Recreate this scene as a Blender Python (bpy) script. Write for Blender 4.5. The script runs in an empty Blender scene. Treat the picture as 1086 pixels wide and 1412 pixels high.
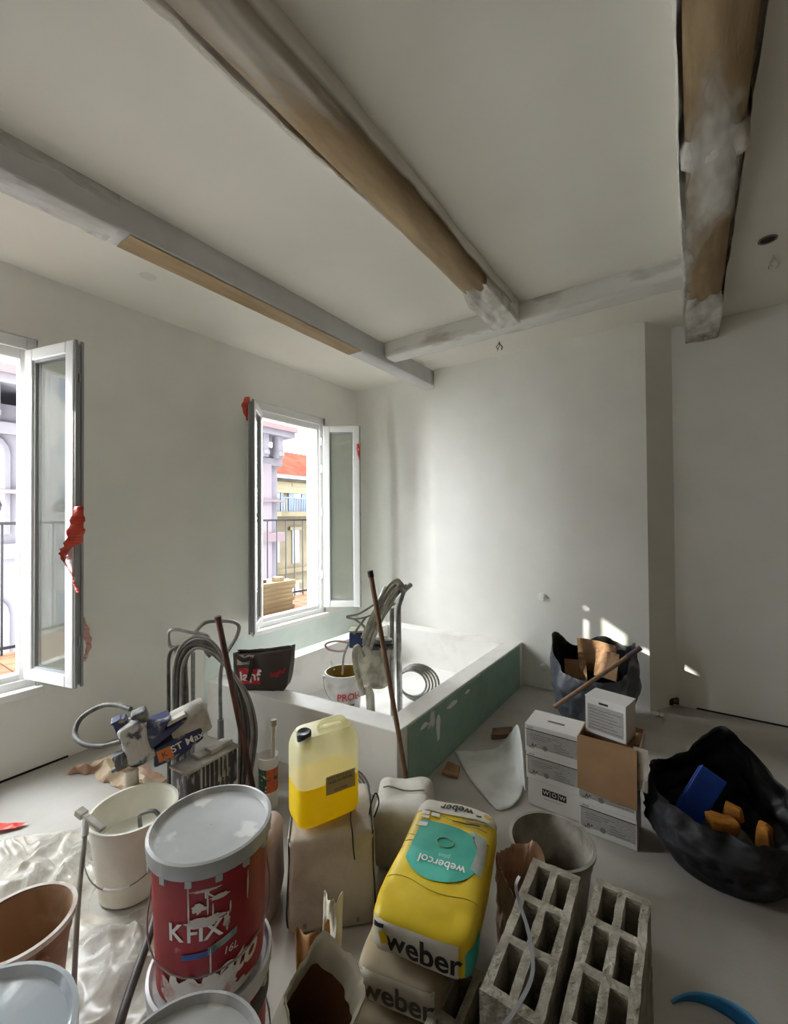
import bpy, bmesh, math, random
from mathutils import Vector, Matrix, noise
V = Vector
PI = math.pi
random.seed(7)
SC = bpy.context.scene
COL = SC.collection

# ------------------------------------------------------------------ camera
F_PX, YAW, PITCH, ROLL = 588.28, .60712, .012615, -.00716
CAM = V((0, 0, 1.6))
_cy, _sy = math.cos(YAW), math.sin(YAW)
_f, _r, _u = V((-_sy, _cy, 0)), V((_cy, _sy, 0)), V((0, 0, 1))
_f2 = _f * math.cos(PITCH) + _u * math.sin(PITCH)
_u2 = _u * math.cos(PITCH) - _f * math.sin(PITCH)
CR = _r * math.cos(ROLL) + _u2 * math.sin(ROLL)
CU = _u2 * math.cos(ROLL) - _r * math.sin(ROLL)
CF = _f2
cam_data = bpy.data.cameras.new('camera')
cam_data.sensor_fit = 'HORIZONTAL'
cam_data.sensor_width = 36
cam_data.lens = F_PX / 1086 * 36
cam_data.clip_start = .02
cam = bpy.data.objects.new('camera', cam_data)
COL.objects.link(cam)
mw = Matrix((CR, CU, -CF)).transposed().to_4x4()
mw.translation = CAM
cam.matrix_world = mw
SC.camera = cam

def ray(x, y): return CR * ((x - 543) / F_PX) - CU * ((y - 706) / F_PX) + CF
def PZ(x, y, z=0.): d = ray(x, y); return CAM + d * ((z - CAM.z) / d.z)
def PX(x, y, X): d = ray(x, y); return CAM + d * (X / d.x)
def PY(x, y, Y): d = ray(x, y); return CAM + d * (Y / d.y)
def PD(x, y, dep): return CAM + ray(x, y) * dep          # dep = depth along the view axis

# ------------------------------------------------------------------ world, sun, exposure
world = bpy.data.worlds.new('sky'); SC.world = world
world.use_nodes = True
wn = world.node_tree.nodes; wn.clear()
wb = wn.new('ShaderNodeBackground'); wo = wn.new('ShaderNodeOutputWorld')
wb.inputs[0].default_value = (.92, .965, 1., 1)
wb.inputs[1].default_value = SKY = 15.
world.node_tree.links.new(wb.outputs[0], wo.inputs[0])
SHADE_Z = 19.3           # roof line of the added sun-blocking house
SUN_DIR = V((.66, .765, -.43)).normalized()
sd = bpy.data.lights.new('sun', 'SUN'); sd.energy = 7.; sd.angle = .009; sd.color = (1, .95, .86)
sun = bpy.data.objects.new('sun', sd); COL.objects.link(sun)
sun.rotation_euler = SUN_DIR.to_track_quat('-Z', 'Y').to_euler()
vs = SC.view_settings
vs.view_transform = 'Standard'; vs.look = 'None'; vs.gamma = 1; vs.use_curve_mapping = False
vs.exposure = 0.50
SC.cycles.max_bounces = 14; SC.cycles.diffuse_bounces = 8; SC.cycles.transparent_max_bounces = 16
SC.cycles.glossy_bounces = 4; SC.cycles.transmission_bounces = 8
SC.cycles.sample_clamp_indirect = 6.
SC.cycles.caustics_reflective = False; SC.cycles.caustics_refractive = False

# ------------------------------------------------------------------ materials
def lin(c):
    c = c / 255.
    return c / 12.92 if c <= .04045 else ((c + .055) / 1.055) ** 2.4
def rgb(c): return (lin(c[0]), lin(c[1]), lin(c[2]), 1)

_mats = {}
def mat(name, col, rough=.6, col2=None, scale=6., edge=(.45, .6), det=4., col3=None, scale3=2., edge3=(.55, .65),
        stretch=(1, 1, 1), bump=0., bscale=40., metal=0., spec=.5, trans=0., film=None, film_z=None, coat=0., sss=0.):
    """procedural material: base colour with up to two noise-driven second colours, fine bump.
    film=(lo,hi): the sheet is see-through where its noise is low and milky where it is high."""
    if name in _mats: return _mats[name]
    m = bpy.data.materials.new(name); m.use_nodes = True
    nt = m.node_tree; N = nt.nodes; L = nt.links
    b = N['Principled BSDF']
    b.inputs['Roughness'].default_value = rough
    b.inputs['Metallic'].default_value = metal
    b.inputs['Specular IOR Level'].default_value = spec
    b.inputs['Transmission Weight'].default_value = trans
    b.inputs['Coat Weight'].default_value = coat
    b.inputs['Base Color'].default_value = rgb(col)
    tc = N.new('ShaderNodeTexCoord'); mp = N.new('ShaderNodeMapping')
    mp.inputs['Scale'].default_value = stretch
    L.new(tc.outputs['Object'], mp.inputs['Vector'])
    def nz(sc, dt, off=0.):
        n = N.new('ShaderNodeTexNoise'); n.inputs['Scale'].default_value = sc; n.inputs['Detail'].default_value = dt
        if off:
            mm = N.new('ShaderNodeMapping'); mm.inputs['Location'].default_value = (off, off * .7, off * 1.3)
            L.new(mp.outputs[0], mm.inputs['Vector']); L.new(mm.outputs[0], n.inputs['Vector'])
        else: L.new(mp.outputs[0], n.inputs['Vector'])
        return n.outputs['Fac']
    def ramp(src, e):
        r = N.new('ShaderNodeMapRange'); r.inputs['From Min'].default_value = e[0]; r.inputs['From Max'].default_value = e[1]
        L.new(src, r.inputs['Value']); return r.outputs[0]
    src = None
    if col2 is not None:
        mx = N.new('ShaderNodeMix'); mx.data_type = 'RGBA'
        mx.inputs['A'].default_value = rgb(col); mx.inputs['B'].default_value = rgb(col2)
        L.new(ramp(nz(scale, det), edge), mx.inputs['Factor']); src = mx.outputs['Result']
        if col3 is not None:
            m3 = N.new('ShaderNodeMix'); m3.data_type = 'RGBA'
            L.new(src, m3.inputs['A']); m3.inputs['B'].default_value = rgb(col3)
            L.new(ramp(nz(scale3, 5., 3.7), edge3), m3.inputs['Factor']); src = m3.outputs['Result']
        L.new(src, b.inputs['Base Color'])
    if bump:
        bp = N.new('ShaderNodeBump'); bp.inputs['Strength'].default_value = bump; bp.inputs['Distance'].default_value = .01
        L.new(nz(bscale, 5.), bp.inputs['Height']); L.new(bp.outputs[0], b.inputs['Normal'])
    if film is not None:
        t = N.new('ShaderNodeBsdfTransparent'); mxs = N.new('ShaderNodeMixShader'); out = N['Material Output']
        fs = nz(film[2] if len(film) > 2 else 5., 4., 9.1)
        if film_z:                                       # taped thicker towards the ceiling: milkier with height
            sp_ = N.new('ShaderNodeSeparateXYZ'); L.new(tc.outputs['Object'], sp_.inputs[0])
            mr = N.new('ShaderNodeMapRange'); mr.inputs['From Min'].default_value = film_z[0]; mr.inputs['From Max'].default_value = film_z[1]; mr.inputs['To Max'].default_value = film_z[2]
            L.new(sp_.outputs['Z'], mr.inputs['Value'])
            ad = N.new('ShaderNodeMath'); ad.operation = 'ADD'; L.new(fs, ad.inputs[0]); L.new(mr.outputs[0], ad.inputs[1]); fs = ad.outputs[0]
        L.new(ramp(fs, film[:2]), mxs.inputs[0])
        L.new(t.outputs[0], mxs.inputs[1]); L.new(b.outputs[0], mxs.inputs[2]); L.new(mxs.outputs[0], out.inputs['Surface'])
    _mats[name] = m
    return m

def glass_mat(name, tint=(235, 240, 238), refl=.12, veil=0.):
    if name in _mats: return _mats[name]
    m = bpy.data.materials.new(name); m.use_nodes = True
    nt = m.node_tree; N = nt.nodes; L = nt.links; N.remove(N['Principled BSDF'])
    t = N.new('ShaderNodeBsdfTransparent'); t.inputs[0].default_value = rgb(tint)
    g = N.new('ShaderNodeBsdfGlossy'); g.inputs['Roughness'].default_value = .02
    fr = N.new('ShaderNodeLayerWeight'); pw = N.new('ShaderNodeMath'); pw.operation = 'POWER'; pw.inputs[1].default_value = 4.
    L.new(fr.outputs['Facing'], pw.inputs[0])
    ma = N.new('ShaderNodeMath'); ma.operation = 'MULTIPLY_ADD'; ma.inputs[1].default_value = .6; ma.inputs[2].default_value = refl * .6; ma.use_clamp = True
    L.new(pw.outputs[0], ma.inputs[0])
    mx = N.new('ShaderNodeMixShader'); L.new(ma.outputs[0], mx.inputs[0]); L.new(t.outputs[0], mx.inputs[1]); L.new(g.outputs[0], mx.inputs[2])
    res = mx
    if veil:
        d = N.new('ShaderNodeBsdfDiffuse'); d.inputs[0].default_value = rgb((206, 208, 196))
        n = N.new('ShaderNodeTexNoise'); n.inputs['Scale'].default_value = 3.; n.inputs['Detail'].default_value = 5.
        tc = N.new('ShaderNodeTexCoord'); L.new(tc.outputs['Object'], n.inputs['Vector'])
        r = N.new('ShaderNodeMapRange'); r.inputs['From Min'].default_value = .35; r.inputs['From Max'].default_value = .75
        r.inputs['To Min'].default_value = veil * .6; r.inputs['To Max'].default_value = veil * 1.5
        L.new(n.outputs['Fac'], r.inputs['Value'])
        m2 = N.new('ShaderNodeMixShader'); L.new(r.outputs[0], m2.inputs[0]); L.new(mx.outputs[0], m2.inputs[1]); L.new(d.outputs[0], m2.inputs[2]); res = m2
    L.new(res.outputs[0], N['Material Output'].inputs['Surface'])
    _mats[name] = m
    return m

# ------------------------------------------------------------------ mesh helpers
class G:
    """collects faces of one mesh"""
    def __init__(s): s.v = []; s.f = []
    def add(s, vs_, fs):
        o = len(s.v); s.v += [V(p) for p in vs_]; s.f += [tuple(i + o for i in f) for f in fs]; return s
    def box(s, x0, x1, y0, y1, z0, z1, M=None):
        p = [V((x, y, z)) for z in (z0, z1) for y in (y0, y1) for x in (x0, x1)]
        if M is not None: p = [M @ q for q in p]
        return s.add(p, [(0, 2, 3, 1), (4, 5, 7, 6), (0, 1, 5, 4), (2, 6, 7, 3), (0, 4, 6, 2), (1, 3, 7, 5)])
    def hexa(s, b, t):                                   # bottom quad, top quad (ccw seen from above)
        return s.add(list(b) + list(t), [(3, 2, 1, 0), (4, 5, 6, 7), (0, 1, 5, 4), (1, 2, 6, 5), (2, 3, 7, 6), (3, 0, 4, 7)])
    def prism(s, poly, z0, z1, M=None):
        n = len(poly)
        p = [V((x, y, z0)) for x, y in poly] + [V((x, y, z1)) for x, y in poly]
        if M is not None: p = [M @ q for q in p]
        return s.add(p, [tuple(range(n - 1, -1, -1)), tuple(range(n, 2 * n))] + [(i, (i + 1) % n, n + (i + 1) % n, n + i) for i in range(n)])
    def tube(s, pts, r, n=8, closed=False, cap=True):
        pts = [V(p) for p in pts]; k = len(pts)
        rs = r if isinstance(r, (list, tuple)) else [r] * k
        o = len(s.v); up = None
        for i, p in enumerate(pts):
            if closed: t = pts[(i + 1) % k] - pts[i - 1]
            else: t = pts[min(i + 1, k - 1)] - pts[max(i - 1, 0)]
            t = t.normalized() if t.length > 1e-9 else V((0, 0, 1))
            if up is None: up = V((0, 0, 1)) if abs(t.z) < .9 else V((1, 0, 0))
            a = up - t * up.dot(t)
            if a.length < 1e-6: a = t.orthogonal()
            a.normalize(); b = t.cross(a); up = a
            for j in range(n):
                w = 2 * PI * j / n
                s.v.append(p + (a * math.cos(w) + b * math.sin(w)) * rs[i])
        for i in range(k if closed else k - 1):
            i2 = (i + 1) % k
            for j in range(n):
                s.f.append((o + i * n + j, o + i * n + (j + 1) % n, o + i2 * n + (j + 1) % n, o + i2 * n + j))
        if cap and not closed:
            s.f.append(tuple(o + j for j in range(n - 1, -1, -1))); s.f.append(tuple(o + (k - 1) * n + j for j in range(n)))
        return s
    def lathe(s, prof, n=40, c=(0, 0, 0), M=None, cap0=False, cap1=False, wob=None):
        o = len(s.v); c = V(c)
        for r, z in prof:
            for j in range(n):
                w = 2 * PI * j / n
                rr = r if wob is None else r * wob(w, z)
                p = V((rr * math.cos(w), rr * math.sin(w), z)) + c
                s.v.append(M @ p if M is not None else p)
        for i in range(len(prof) - 1):
            for j in range(n):
                s.f.append((o + i * n + j, o + i * n + (j + 1) % n, o + (i + 1) * n + (j + 1) % n, o + (i + 1) * n + j))
        if cap0: s.f.append(tuple(o + j for j in range(n - 1, -1, -1)))
        if cap1: s.f.append(tuple(o + (len(prof) - 1) * n + j for j in range(n)))
        return s
    def grid(s, fn, nu, nv):
        o = len(s.v)
        for i in range(nu + 1):
            for j in range(nv + 1): s.v.append(V(fn(i / nu, j / nv)))
        for i in range(nu):
            for j in range(nv):
                a = o + i * (nv + 1) + j
                s.f.append((a, a + nv + 1, a + nv + 2, a + 1))
        return s
    def xf(s, M): s.v = [M @ p for p in s.v]; return s
    def warp(s, fn): s.v = [V(fn(p)) for p in s.v]; return s
    def build(s, name, m, parent=None, smooth=None, bevel=0., solid=0., sub=0, loc=None, rz=0., segs=2):
        me = bpy.data.meshes.new(name)
        me.from_pydata([tuple(p) for p in s.v], [], s.f); me.update()
        me.materials.append(m)
        bm = bmesh.new(); bm.from_mesh(me); bmesh.ops.recalc_face_normals(bm, faces=bm.faces); bm.to_mesh(me); bm.free()
        if smooth:
            me.polygons.foreach_set('use_smooth', [True] * len(me.polygons))
            if smooth < 180: me.set_sharp_from_angle(angle=math.radians(smooth))
        ob = bpy.data.objects.new(name, me); COL.objects.link(ob)
        if solid:
            q = ob.modifiers.new('thickness', 'SOLIDIFY'); q.thickness = solid; q.offset = 0
        if bevel:
            q = ob.modifiers.new('bevel', 'BEVEL'); q.width = bevel; q.segments = segs; q.limit_method = 'ANGLE'; q.harden_normals = False
        if sub:
            q = ob.modifiers.new('subdivision', 'SUBSURF'); q.levels = sub; q.render_levels = sub
        if parent is not None: ob.parent = parent
        if loc is not None: ob.location = loc
        if rz: ob.rotation_euler.z = rz
        return ob

def tag(o, label=None, cat=None, group=None, kind=None):
    if label: o['label'] = label
    if cat: o['category'] = cat
    if group: o['group'] = group
    if kind: o['kind'] = kind
    return o
def thing(name, label, cat, loc=(0, 0, 0), rz=0., group=None):
    o = bpy.data.objects.new(name, None); COL.objects.link(o)
    o.location = loc; o.rotation_euler = (0, 0, rz); o.empty_display_size = .05
    return tag(o, label, cat, group)
def struct(o): o['kind'] = 'structure'; return o
def copy_tree(o, parent=None):
    c = o.copy(); COL.objects.link(c); c.parent = parent
    for ch in list(o.children): copy_tree(ch, c)
    return c
def fbm(p, sc=1., oct=3): return noise.fractal(V(p) * sc, 1., 2., oct)      # about -1..1
def smooth_path(pts, k=6, closed=False):
    """Catmull-Rom through the points"""
    pts = [V(p) for p in pts]; n = len(pts); out = []
    for i in range(n if closed else n - 1):
        g = (lambda q: pts[q % n]) if closed else (lambda q: pts[max(0, min(n - 1, q))])
        p0, p1, p2, p3 = g(i - 1), g(i), g(i + 1), g(i + 2)
        for j in range(k):
            t = j / k
            out.append(.5 * ((2 * p1) + (p2 - p0) * t + (2 * p0 - 5 * p1 + 4 * p2 - p3) * t * t + (3 * p1 - p0 - 3 * p2 + p3) * t ** 3))
    if not closed: out.append(pts[-1])
    return out
def frame(o, ex, ey):
    """matrix with origin o, x axis ex, y axis near ey"""
    ex = V(ex).normalized(); ez = ex.cross(V(ey)).normalized(); ey = ez.cross(ex)
    M = Matrix((ex, ey, ez)).transposed().to_4x4(); M.translation = V(o); return M
def lettering(txt, size, fn, m, name='lettering', parent=None, bold=.0, shear=0., width=None):
    """flat print: the text laid out in (u, v) about its centre and mapped into place by fn(u, v)"""
    cu = bpy.data.curves.new('text', 'FONT'); cu.body = txt; cu.size = size; cu.align_x = 'CENTER'; cu.align_y = 'CENTER'
    cu.offset = bold * size; cu.shear = shear; cu.resolution_u = 4
    t = bpy.data.objects.new('text', cu); COL.objects.link(t)
    me = bpy.data.meshes.new_from_object(t.evaluated_get(bpy.context.evaluated_depsgraph_get()))
    bpy.data.objects.remove(t); bpy.data.curves.remove(cu)
    k = 1.
    xs = [v.co.x for v in me.vertices]
    if width and xs and max(xs) > min(xs): k = width / (max(xs) - min(xs))
    cx = (max(xs) + min(xs)) / 2 if xs else 0
    for v in me.vertices: v.co = V(fn((v.co.x - cx) * k, v.co.y))
    me.materials.clear(); me.materials.append(m); me.name = name
    ob = bpy.data.objects.new(name, me); COL.objects.link(ob)
    if parent is not None: ob.parent = parent
    return ob

def portal(y0, y1, z0, z1, x):
    l = bpy.data.lights.new('window_daylight', 'AREA'); l.shape = 'RECTANGLE'; l.size = z1 - z0; l.size_y = y1 - y0
    o = bpy.data.objects.new('window_daylight', l); COL.objects.link(o)
    o.location = (x, (y0 + y1) / 2, (z0 + z1) / 2); o.rotation_euler = (0, -PI / 2, 0); l.cycles.is_portal = True

# ------------------------------------------------------------------ room shell
XL, XR, YN, YC, YB, YR, H = -3.47, 1.95, -3.7, 4.06, 4.17, 4.33, 3.2
m_wall = mat('white plaster', (242, 241, 235), .75, (237, 236, 230), 3., (.35, .7), bump=.05, bscale=25., spec=.25)
m_ceil = mat('ceiling plaster', (240, 237, 228), .8, (235, 232, 223), 2., (.35, .7), bump=.03, bscale=20., spec=.2)
m_floor = mat('dusty screed', (178, 174, 166), .85, (168, 164, 156), 5., (.3, .75), col3=(190, 188, 183), scale3=2.2, edge3=(.45, .8), bump=.12, bscale=60., spec=.2)
m_raw = mat('raw brown plaster', (128, 116, 100), .9, (112, 100, 85), 2., (.35, .7), spec=.15)
m_pvc = mat('white pvc', (236, 236, 234), .35, spec=.5)
m_gasket = mat('grey gasket', (146, 148, 150), .5)
m_pane = glass_mat('window glass', (242, 246, 243), .07, .07)
m_dark = mat('black void', (22, 20, 19), .8)

g = G(); g.box(XL - .02, XR + .3, YN - .3, YR + .3, -.12, 0)
struct(g.build('floor', m_floor))
g = G(); g.box(XL - .3, XR + .3, YN - .3, YR + .3, H, H + .2)
struct(g.build('ceiling', m_ceil))
WIN = [(2.62, 3.60, .50, 2.75), (-.06, .95, .52, 2.77), (-2.74, -1.73, .52, 2.77)]
g = G(); T = .30
edges = [YN - .3]
for y0, y1, z0, z1 in sorted(WIN):
    g.box(XL - T, XL, edges[-1], y0, -.12, H); edges.append(y1)
    g.box(XL - T, XL, y0, y1, -.12, z0); g.box(XL - T, XL, y0, y1, z1, H)
g.box(XL - T, XL, edges[-1], YR + .3, -.12, H)
wall_left = struct(g.build('wall_left', m_wall))
cxl = PY(599.5, 700, YC).x
g = G()
for a in [(XL, cxl, YB), (cxl, -.29, YC)]: g.box(a[0], a[1], a[2], YR + .3, -.1, H)
g.prism([(-.29, YC), (-.115, YR), (-.115, YR + .3), (-.29, YR + .3)], -.1, H)
g.box(-.115, XR + .3, YR, YR + .3, -.1, H)
struct(g.build('wall_back', m_wall))
g = G(); g.box(XR, XR + .3, YN - .3, YR, -.1, H); struct(g.build('wall_right', m_raw))
g = G(); g.box(XL, XR + .3, YN - .3, YN, -.1, H); struct(g.build('wall_front', m_raw))
# open joint between wall lining and screed
g = G(); g.box(XL, XL + .006, -1., 1.12, .0, .012); struct(g.build('trim_1', m_dark))
g = G(); g.box(.02, XR, YR - .006, YR, .0, .012); struct(g.build('trim_2', m_dark))

m_primer = mat('pale green primer', (226, 236, 230), .75, (218, 229, 224), 3., spec=.25)
g = G(); g.box(XL, XL + .002, 2.1, YB, .0, .485); g.build('primer_band', m_primer, wall_left)

# ------------------------------------------------------------------ windows
def sash(parent, hinge, ang, w, z0, z1, name='sash'):
    """casement leaf: hinge point (x, y), leaf direction angle in plan; frame, rebate lip, gasket, pane"""
    M = Matrix.Translation((hinge[0], hinge[1], 0)) @ Matrix.Rotation(ang, 4, 'Z')
    p, t = .072, .062
    g = G()
    g.box(0, p, -t / 2, t / 2, z0, z1, M); g.box(w - p, w, -t / 2, t / 2, z0, z1, M)
    g.box(p, w - p, -t / 2, t / 2, z0, z0 + p, M); g.box(p, w - p, -t / 2, t / 2, z1 - p, z1, M)
    s = g.build(name, m_pvc, parent, bevel=.006)
    g = G()
    b = .014
    for sg in (-1, 1):
        y0, y1 = sorted((sg * (t / 2 - .012), sg * (t / 2 - .026)))
        g.box(p, p + b, y0, y1, z0 + p, z1 - p, M); g.box(w - p - b, w - p, y0, y1, z0 + p, z1 - p, M)
        g.box(p + b, w - p - b, y0, y1, z0 + p, z0 + p + b, M); g.box(p + b, w - p - b, y0, y1, z1 - p - b, z1 - p, M)
    g.build('glazing_bead', m_gasket, s)
    g = G(); g.box(p + .004, w - p - .004, -.009, .009, z0 + p + .004, z1 - p - .004, M); g.build('pane', m_pane, s)
    g = G()                                             # closing edge: grey rebate grooves along the outer stile and the top
    g.box(w, w + .012, -t / 2 + .006, -t / 2 + .020, z0, z1, M); g.box(w, w + .010, t / 2 - .02, t / 2 - .006, z0, z1, M)
    g.build('rebate_seal', m_gasket, s)
    g = G(); g.box(w, w + .006, -.009, .009, z0 + .02, z1 - .02, M)
    for zz in (z0 + .25, (z0 + z1) / 2, z1 - .25): g.box(w, w + .014, -.006, .006, zz, zz + .05, M)
    g.build('lock_strip', mat('lock steel', (150, 152, 155), .35, metal=.8), s)
    return s
def window(n, y0, y1, z0, z1, angL, angR, wl, label):
    e = bpy.data.objects.new('window_%d' % n, None); COL.objects.link(e); struct(e)
    e.location = (XL, (y0 + y1) / 2, z0)
    e['label'] = label
    bpy.context.view_layer.update(); inv = e.matrix_world.inverted()
    pr = bpy.data.objects.new('window_frame_root', None)
    bpy.data.objects.remove(pr)
    g = G(); p = .075
    xa, xb = XL - .125, XL - .055
    g.box(xa, xb, y0, y0 + p, z0, z1); g.box(xa, xb, y1 - p, y1, z0, z1)
    g.box(xa, xb, y0 + p, y1 - p, z0, z0 + .10); g.box(xa, xb, y0 + p, y1 - p, z1 - .135, z1)
    g.xf(inv); g.build('window_frame', m_pvc, e, bevel=.006)
    g = G()                                             # inner step the leaves close against, sill board
    g.box(xb, xb + .02, y0, y0 + .045, z0, z1); g.box(xb, xb + .02, y1 - .045, y1, z0, z1)
    g.box(xb, xb + .02, y0 + .045, y1 - .045, z0, z0 + .06); g.box(xb, xb + .02, y0 + .045, y1 - .045, z1 - .07, z1)
    g.xf(inv); g.build('frame_step', m_pvc, e, bevel=.003)
    g = G(); g.box(xb + .02, XL + .035, y0 - .03, y1 + .03, z0 - .035, z0 + .012); g.xf(inv); g.build('window_sill', m_pvc, e, bevel=.006)
    g = G()                                             # bead round the opening
    for a in ((y0 - .012, y0, z0, z1 + .012), (y1, y1 + .012, z0, z1 + .012), (y0, y1, z1, z1 + .012)):
        g.box(XL - .02, XL + .006, *a)
    g.xf(inv); g.build('corner_bead', m_pvc, e)
    g = G()
    for zz in (.18, .5, .72, .86):
        z = z0 + (z1 - z0) * zz
        g.box(xb + .02, xb + .05, y1 - .05, y1 - .03, z, z + .09); g.box(xb + .02, xb + .05, y0 + .03, y0 + .05, z, z + .09)
    g.xf(inv); g.build('hinge', mat('hinge grey', (196, 197, 196), .4), e, bevel=.004)
    for hy, ang, w in ((y0 + .045, angL, wl), (y1 - .045, angR, wl)):
        if ang is None: continue
        s = sash(e, (XL - .03 + .055, hy), ang, w, z0 + .085, z1 - .10)
        for o in [s] + list(s.children):
            o.data.transform(inv) if o.type == 'MESH' else None
    return e
aR = math.atan2(.57, .82); aL = math.atan2(-.735, .68)
window(1, *WIN[0], aL, aR, .41, 'white double casement window with both leaves open above the tub')
window(2, *WIN[1], math.radians(-15), math.radians(14), .46, 'white double casement window with a red film strip on its open leaf')
window(3, *WIN[2], math.radians(-70), math.radians(70), .46, 'white double casement window further along the window wall')

# ------------------------------------------------------------------ ceiling beams
m_wood = mat('old beam wood', (166, 142, 106), .7, (140, 117, 84), 3., (.35, .7), stretch=(6, 1, 6), bump=.2, bscale=20.)
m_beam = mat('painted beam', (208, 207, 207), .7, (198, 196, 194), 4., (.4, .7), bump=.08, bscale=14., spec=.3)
m_film = mat('milky masking film', (232, 231, 226), .28, (222, 221, 216), 6., stretch=(2, .6, 2), film=(.30, .62, 2.0), spec=.5, bump=.1, bscale=12.)
def beam(name, x0, x1, y0, y1, z0, m, along='y', dev=.006, rd=.02):
    g = G()
    n = 60
    def f(u, v):
        c = [(x0, H), (x0, z0 + rd), (x0 + rd, z0), (x1 - rd, z0), (x1, z0 + rd), (x1, H)]
        k = v * 5; i = min(4, int(k)); t = k - i
        x = c[i][0] + (c[i + 1][0] - c[i][0]) * t; z = c[i][1] + (c[i + 1][1] - c[i][1]) * t
        y = y0 + (y1 - y0) * u
        d = dev * fbm((x * 2, y * .9, z * 2 + x0), 1.5)
        return (x + d, y, min(H, z + d * (1 if z < H - .01 else 0)))
    if along == 'x':
        g.grid(lambda u, v: (lambda q: (q[1], q[0], q[2]))(f(u, v)), n, 5)
    else: g.grid(f, n, 5)
    return struct(g.build(name, m, smooth=50))
def wrap(parent, x0, x1, y0, y1, z0, m, amp=.012, name='plastic_wrap', along='y', seed=0., tuck=0., tuck2=0.):
    g = G()
    def f(u, v):
        y = y0 + (y1 - y0) * u
        a = v * 3
        if a < .7: x, z = x0, H + (z0 - H) * (a / .7)
        elif a < 2.3: x, z = x0 + (x1 - x0) * (a - .7) / 1.6, z0
        else: x, z = x1, z0 + (H - z0) * (a - 2.3) / .7
        cx, cz = (x0 + x1) / 2, H
        n_ = V((x - cx, 0, z - cz)); n_ = n_.normalized() if n_.length > 1e-6 else V((0, 0, -1))
        k = .006 + amp * (1 + fbm((x * 3 + seed, y * .8, z * 3), 1.6)) * .6 + amp * .5 * abs(math.sin((y + x * 2.5) * 9 + 3 * fbm((y, x, seed), 2.)))
        if tuck: k -= .030 * max(0., 1 - u / tuck) ** 1.5 * (1 + .5 * math.sin(v * 17 + seed))      # the end of a sleeve slips under the next wrap
        if tuck2: k -= .030 * max(0., 1 - (1 - u) / tuck2) ** 1.5 * (1 + .5 * math.sin(v * 13 + seed))
        q = V((x, y, z)) + n_ * k
        return (q.x, q.y, min(q.z, H - .0005))
    if along == 'x': g.grid(lambda u, v: (lambda q: (q[1], q[0], q[2]))(f(u, v)), 120, 22)
    else: g.grid(f, 150, 22)
    return g.build(name, m, parent, smooth=180)
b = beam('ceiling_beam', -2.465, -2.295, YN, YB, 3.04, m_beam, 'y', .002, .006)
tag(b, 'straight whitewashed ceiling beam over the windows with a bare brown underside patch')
wy = .9
wrap(b, -2.46, -2.302, -.9, .95, 3.042, m_film, .003, seed=2.)
g = G(); g.grid(lambda u, v: (-2.455 + .15 * v, 1.0 + 1.85 * u, 3.033 + .002 * fbm((u * 9, v, 1), 1.)), 40, 4)
g.build('bare_wood_patch', m_wood, b)
mid = b = beam('ceiling_beam', -1.235, -1.055, YN, 3.17, 3.085, m_wood)
tag(b, 'brown timber ceiling beam wrapped in milky film, ending at the cross beam')
m_film2 = mat('clear masking film', (226, 223, 214), .22, (216, 213, 204), 6., stretch=(3, .5, 3), film=(.50, .68, 1.0), film_z=(3.10, 3.17, .35), spec=.6, bump=.1, bscale=12.)
wrap(b, -1.24, -1.05, YN + .02, 3.18, 3.08, m_film2, .016, seed=5.)
b = beam('ceiling_beam', .0, .185, YN, YR, 3.06, m_wood)
tag(b, 'brown timber ceiling beam wrapped in creased film, running to the recessed wall')
m_film3 = mat('creased masking film', (224, 222, 214), .22, (214, 212, 204), 6., stretch=(3, .9, 3), film=(.50, .66, 1.2), film_z=(3.08, 3.14, .35), spec=.6, bump=.1, bscale=12.)
wrap(b, -.005, .19, YN + .02, YR - .01, 3.055, m_film3, .014, seed=9.)
m_sleeve = mat('bunched milky film', (226, 224, 218), .25, (206, 200, 190), 5., stretch=(3, 1, 3), film=(.22, .50, 1.6), spec=.6, bump=.15, bscale=12.)
wrap(b, -.006, .191, 3.50, YR - .005, 3.053, m_sleeve, .014, 'film_sleeve', seed=31., tuck=.3)
wrap(b, -.006, .191, 2.02, 2.22, 3.053, m_sleeve, .0145, 'film_sleeve', seed=37., tuck=.4, tuck2=.4)
wrap(mid, -1.243, -1.047, 2.55, 3.19, 3.077, m_sleeve, .0165, 'film_sleeve', seed=41., tuck=.4)
wrap(mid, -1.243, -1.047, .30, .62, 3.077, m_sleeve, .0165, 'film_sleeve', seed=43., tuck=.4, tuck2=.4)
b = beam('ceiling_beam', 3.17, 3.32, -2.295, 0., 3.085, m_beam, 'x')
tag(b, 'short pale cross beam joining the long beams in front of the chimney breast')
wrap(b, 3.165, 3.325, -2.28, -.01, 3.08, mat('thin masking film', (228, 227, 222), .25, (188, 180, 170), 2., (.6, .72), stretch=(1, 3, 3), film=(.1, .4, 2.), bump=.1, bscale=12.), .010, along='x', seed=13.)
for y0, y1, z0, z1 in WIN: portal(y0, y1, z0, z1, XL - .2)

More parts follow.
